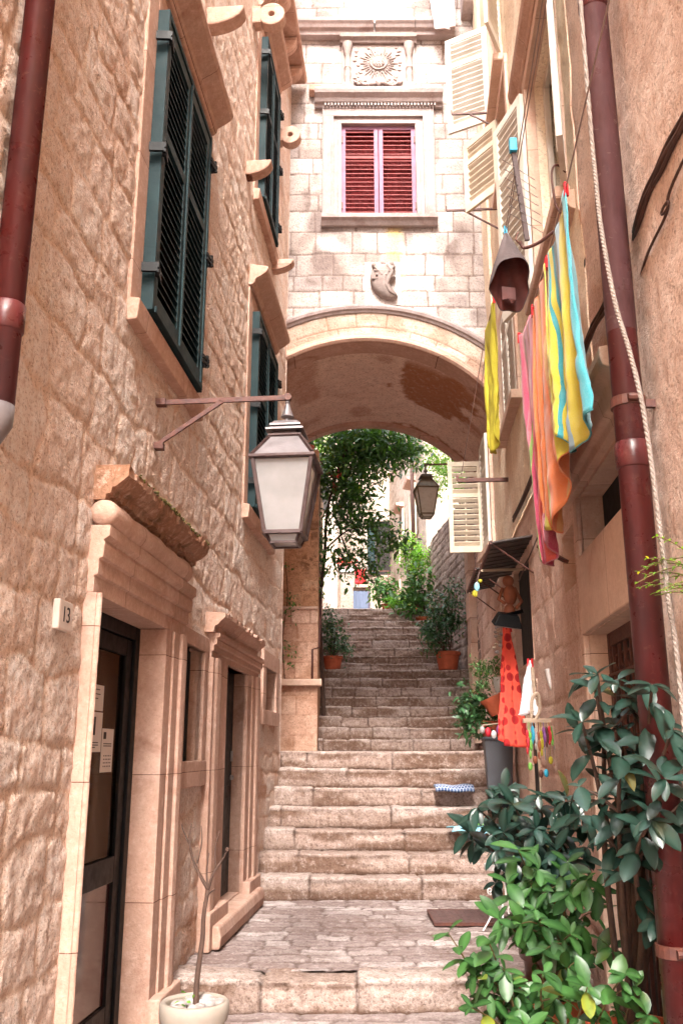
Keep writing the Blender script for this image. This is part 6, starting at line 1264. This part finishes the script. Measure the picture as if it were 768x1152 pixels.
def leafy(name, label, base, stems, L, w, mat, stemmat, spacing=.045, curl=.3, r0=.009, whorl=5, seed=1, droop=.2, upb=.2):
    """plant from explicit stems (poly-lines); alternate leaves along the upper part and a whorl at every tip"""
    t = plantthing(name, label, base); rr = np.random.default_rng(seed); b = MB(); P, D, Nn, Ls = [], [], [], []
    for st in stems:
        lead = st[0]; pts = curve_pts(lead, 6); m = len(pts); b.tube(pts, [r0*st[1]*(1-.7*i/(m-1)) for i in range(m)], 6)
        acc = 0; s0 = st[2]; ang = rr.random()*6; tot = sum((pts[i+1]-pts[i]).length for i in range(m-1)); run = 0
        for i in range(m-1):
            seg = pts[i+1]-pts[i]; run += seg.length; acc += seg.length
            while acc > spacing and run/tot > s0:
                acc -= spacing; ang += 2.4+rr.normal()*.3; tn = seg.normalized(); a = tn.cross(Vector((0, 0, 1)) if abs(tn.z) < .9 else Vector((1, 0, 0))).normalized(); c_ = a.cross(tn)
                out = a*cos(ang)+c_*sin(ang); d_ = (out+tn*.55+Vector((0, -.15, -droop))).normalized(); P.append(tuple(pts[i+1])); D.append(tuple(d_)); Nn.append(tuple(tn*.6+Vector((rr.normal()*.25, -.3+rr.normal()*.25, 1)))); Ls.append(L*(.40+.75*rr.random()))
            if run/tot <= s0: acc = 0
        tn = (pts[-1]-pts[-3]).normalized()
        for k in range(whorl):
            ang = k*2*pi/whorl+rr.normal()*.5; a = tn.cross(Vector((.1, 0, 1))).normalized(); c_ = a.cross(tn); d_ = ((a*cos(ang)+c_*sin(ang))*.9+tn*(.45+rr.normal()*.35)+Vector((0, 0, -droop*(.2+rr.random())))).normalized()
            P.append(tuple(pts[-1])); D.append(tuple(d_)); Nn.append(tuple(tn*.5+Vector((rr.normal()*.2, -.25, 1)))); Ls.append(L*(.40+.65*rr.random()))
    b.build('stems', stemmat, t, smooth=True); Ls = np.array(Ls)
    leaves_mesh('leaves', P, D, Nn, Ls, Ls*w*(.85+.3*rr.random(len(Ls))), mat, t, curl=curl, fold=.22); return t
def fan(base, tips, seed, bend=.12, r=1, s0=.35, sub=2, sublen=.16):
    rd = random.Random(seed); out = []
    for tp in tips:
        p0 = Vector(base)+Vector((rd.uniform(-.03, .03), rd.uniform(-.03, .03), 0)); p3 = Vector(tp); d_ = p3-p0
        p1 = p0+d_*.35+Vector((rd.uniform(-bend, bend), rd.uniform(-bend, bend), d_.z*.12)); p2 = p0+d_*.72+Vector((rd.uniform(-bend, bend)*.6, rd.uniform(-bend, bend)*.6, d_.z*.10)); out.append(([p0, p1, p2, p3], r, s0))
        for k in range(sub):
            q = p2 if k % 2 else (p1+p2)/2; e = q+Vector((rd.uniform(-1, 1), rd.uniform(-1, .6), rd.uniform(-.3, .9)))*sublen; out.append(([q, (q+e)/2+Vector((0, 0, .01)), e], r*.5, .1))
    return out
# tall glossy plant at the right wall
st = fan((1.08, 3.75, -1.02), [(.92, 3.35, .27), (1.0, 3.30, .25), (.90, 3.2, .26), (1.0, 3.35, .08), (.97, 2.85, .20), (1.0, 2.80, .06), (.95, 2.75, -.08), (.93, 2.85, -.20), (1.04, 3.2, -.08), (1.06, 3.3, .18), (.86, 3.3, .10), (.90, 3.0, -.02)], 3, .06, 1.5, .52, 2, .14)
leafy('glossy_shrub', 'tall shrub with large glossy blue green leaves against the right drainpipe', (1.08, 3.75, -1.05), st, .118, .46, M['leafdark'], M['bark'], .05, .35, .010, 4, 3, .45)
# spreading glossy plant behind
st = fan((1.14, 5.3, -1.06), [(.64, 4.45, -.26), (.72, 4.5, -.22), (.80, 4.4, -.24), (.92, 4.4, -.20), (.74, 4.35, -.36), (.62, 4.6, -.38), (.88, 4.3, -.34), (1.0, 4.4, -.26), (1.02, 4.25, -.20), (.80, 4.6, -.18), (.93, 4.15, -.42), (.70, 4.2, -.42)], 5, .06, 1.3, .5, 3, .15)
leafy('glossy_shrub', 'low spreading shrub with dark glossy leaves covering the foot of the souvenir rack', (1.14, 5.3, -1.06), st, .125, .44, M['leafdark'], M['bark'], .05, .3, .009, 5, 5, .35)
# fresh green plants in front
st = fan((.98, 4.5, -1.10), [(.74, 4.0, -.40), (.82, 4.0, -.48), (.70, 4.05, -.54), (.92, 3.9, -.44), (.98, 3.85, -.50), (.76, 3.8, -.60), (.88, 3.75, -.68), (.64, 3.95, -.66), (1.02, 3.7, -.72), (.92, 3.9, -.55)], 7, .05, 1.1, .35, 3, .13)
leafy('green_shrub', 'fresh green leafy shrub filling the lower right of the lane', (.98, 4.5, -1.10), st, .115, .44, M['leafgreen'], M['stem'], .046, .25, .008, 3, 7, .15)
st = fan((.80, 3.75, -1.36), [(.40, 3.65, -.66), (.47, 3.6, -.74), (.53, 3.55, -.66), (.60, 3.5, -.80), (.70, 3.4, -.74), (.82, 3.3, -.76), (.92, 3.2, -.70), (.45, 3.45, -.86), (.62, 3.35, -.90), (.98, 3.2, -.82), (.50, 3.7, -.84)], 9, .05, 1.0, .35, 3, .12)
leafy('green_shrub', 'bright green shrub reaching out over the bottom step, nearest to the viewer', (.80, 3.75, -1.36), st, .095, .50, M['leafgreen'], M['stem'], .034, .22, .007, 3, 9, .12)
# fern at the right edge, rooted in the wall
FE = plantthing('wall_fern', 'light feathery weed growing out of the right wall at the picture edge', (1.12, 2.75, .48)); P, D, Nn, Ls = [], [], [], []; b = MB(); rd = random.Random(4)
for k in range(12):
    a = rd.uniform(-1.2, 1.2); d0 = Vector((-.55-.3*rd.random(), a*.5, rd.uniform(-.1, .7))).normalized(); pts = [Vector((1.12, 2.78, .46+.012*k))+d0*.03*i+Vector((0, 0, -.0016*i*i)) for i in range(7)]; b.tube(pts, .0018, 4)
    for i in range(1, 7):
        for s_ in (-1, 1): sd = d0.cross(Vector((0, 0, 1))).normalized()*s_; P.append(tuple(pts[i])); D.append(tuple(sd+d0*.5)); Nn.append((0, -.3, 1)); Ls.append(.035-.002*i)
b.build('stems', M['stem'], FE); leaves_mesh('leaves', P, D, Nn, np.array(Ls), .010, M['leafbright'], FE, hi=False)

for nm, lb, x0, x1, fx, org in (('terrace_shade_block', 'mostly hidden plain house added above the left terrace to keep sky light off the steps', -6.0, -2.3, 1, (-2.3, 16, 1.2)),):  # added and mostly hidden: cuts the sky light falling on the upper steps
    t = thing(nm, lb, 'house', org); OFF[t.name] = tuple(-c for c in org); xf = x1 if fx > 0 else x0
    sheet('wall', axis(12.3, 22.9, .06), axis(1.2, 6.6, .06), lambda U, V, D: (xf+fx*D, U, V), df, af, M['farwall'], t, flip=fx < 0)
    b = MB(); b.box(x0+(0 if fx > 0 else .03), x1-(.03 if fx > 0 else 0), 12.3, 22.9, 1.2, 6.6); b.build('core', M['farwall'], t); b = MB(); b.box(x0-.15, x1+.15, 12.25, 23.0, 6.6, 6.75); b.build('roof', M['trim'], t)
    for yy in (14.2, 17.2, 20.2): b = MB(); b.box(xf-.02, xf+.02, yy, yy+.8, 4.7, 6.1); w_ = b.build('window', M['void'], t); b = MB(); b.box(xf-.04, xf+.04, yy-.42, yy-.01, 4.7, 6.1); b.build('shutter', M['teal'], w_); b = MB(); b.box(xf-.04, xf+.04, yy+.81, yy+1.22, 4.7, 6.1); b.build('shutter', M['teal'], w_)
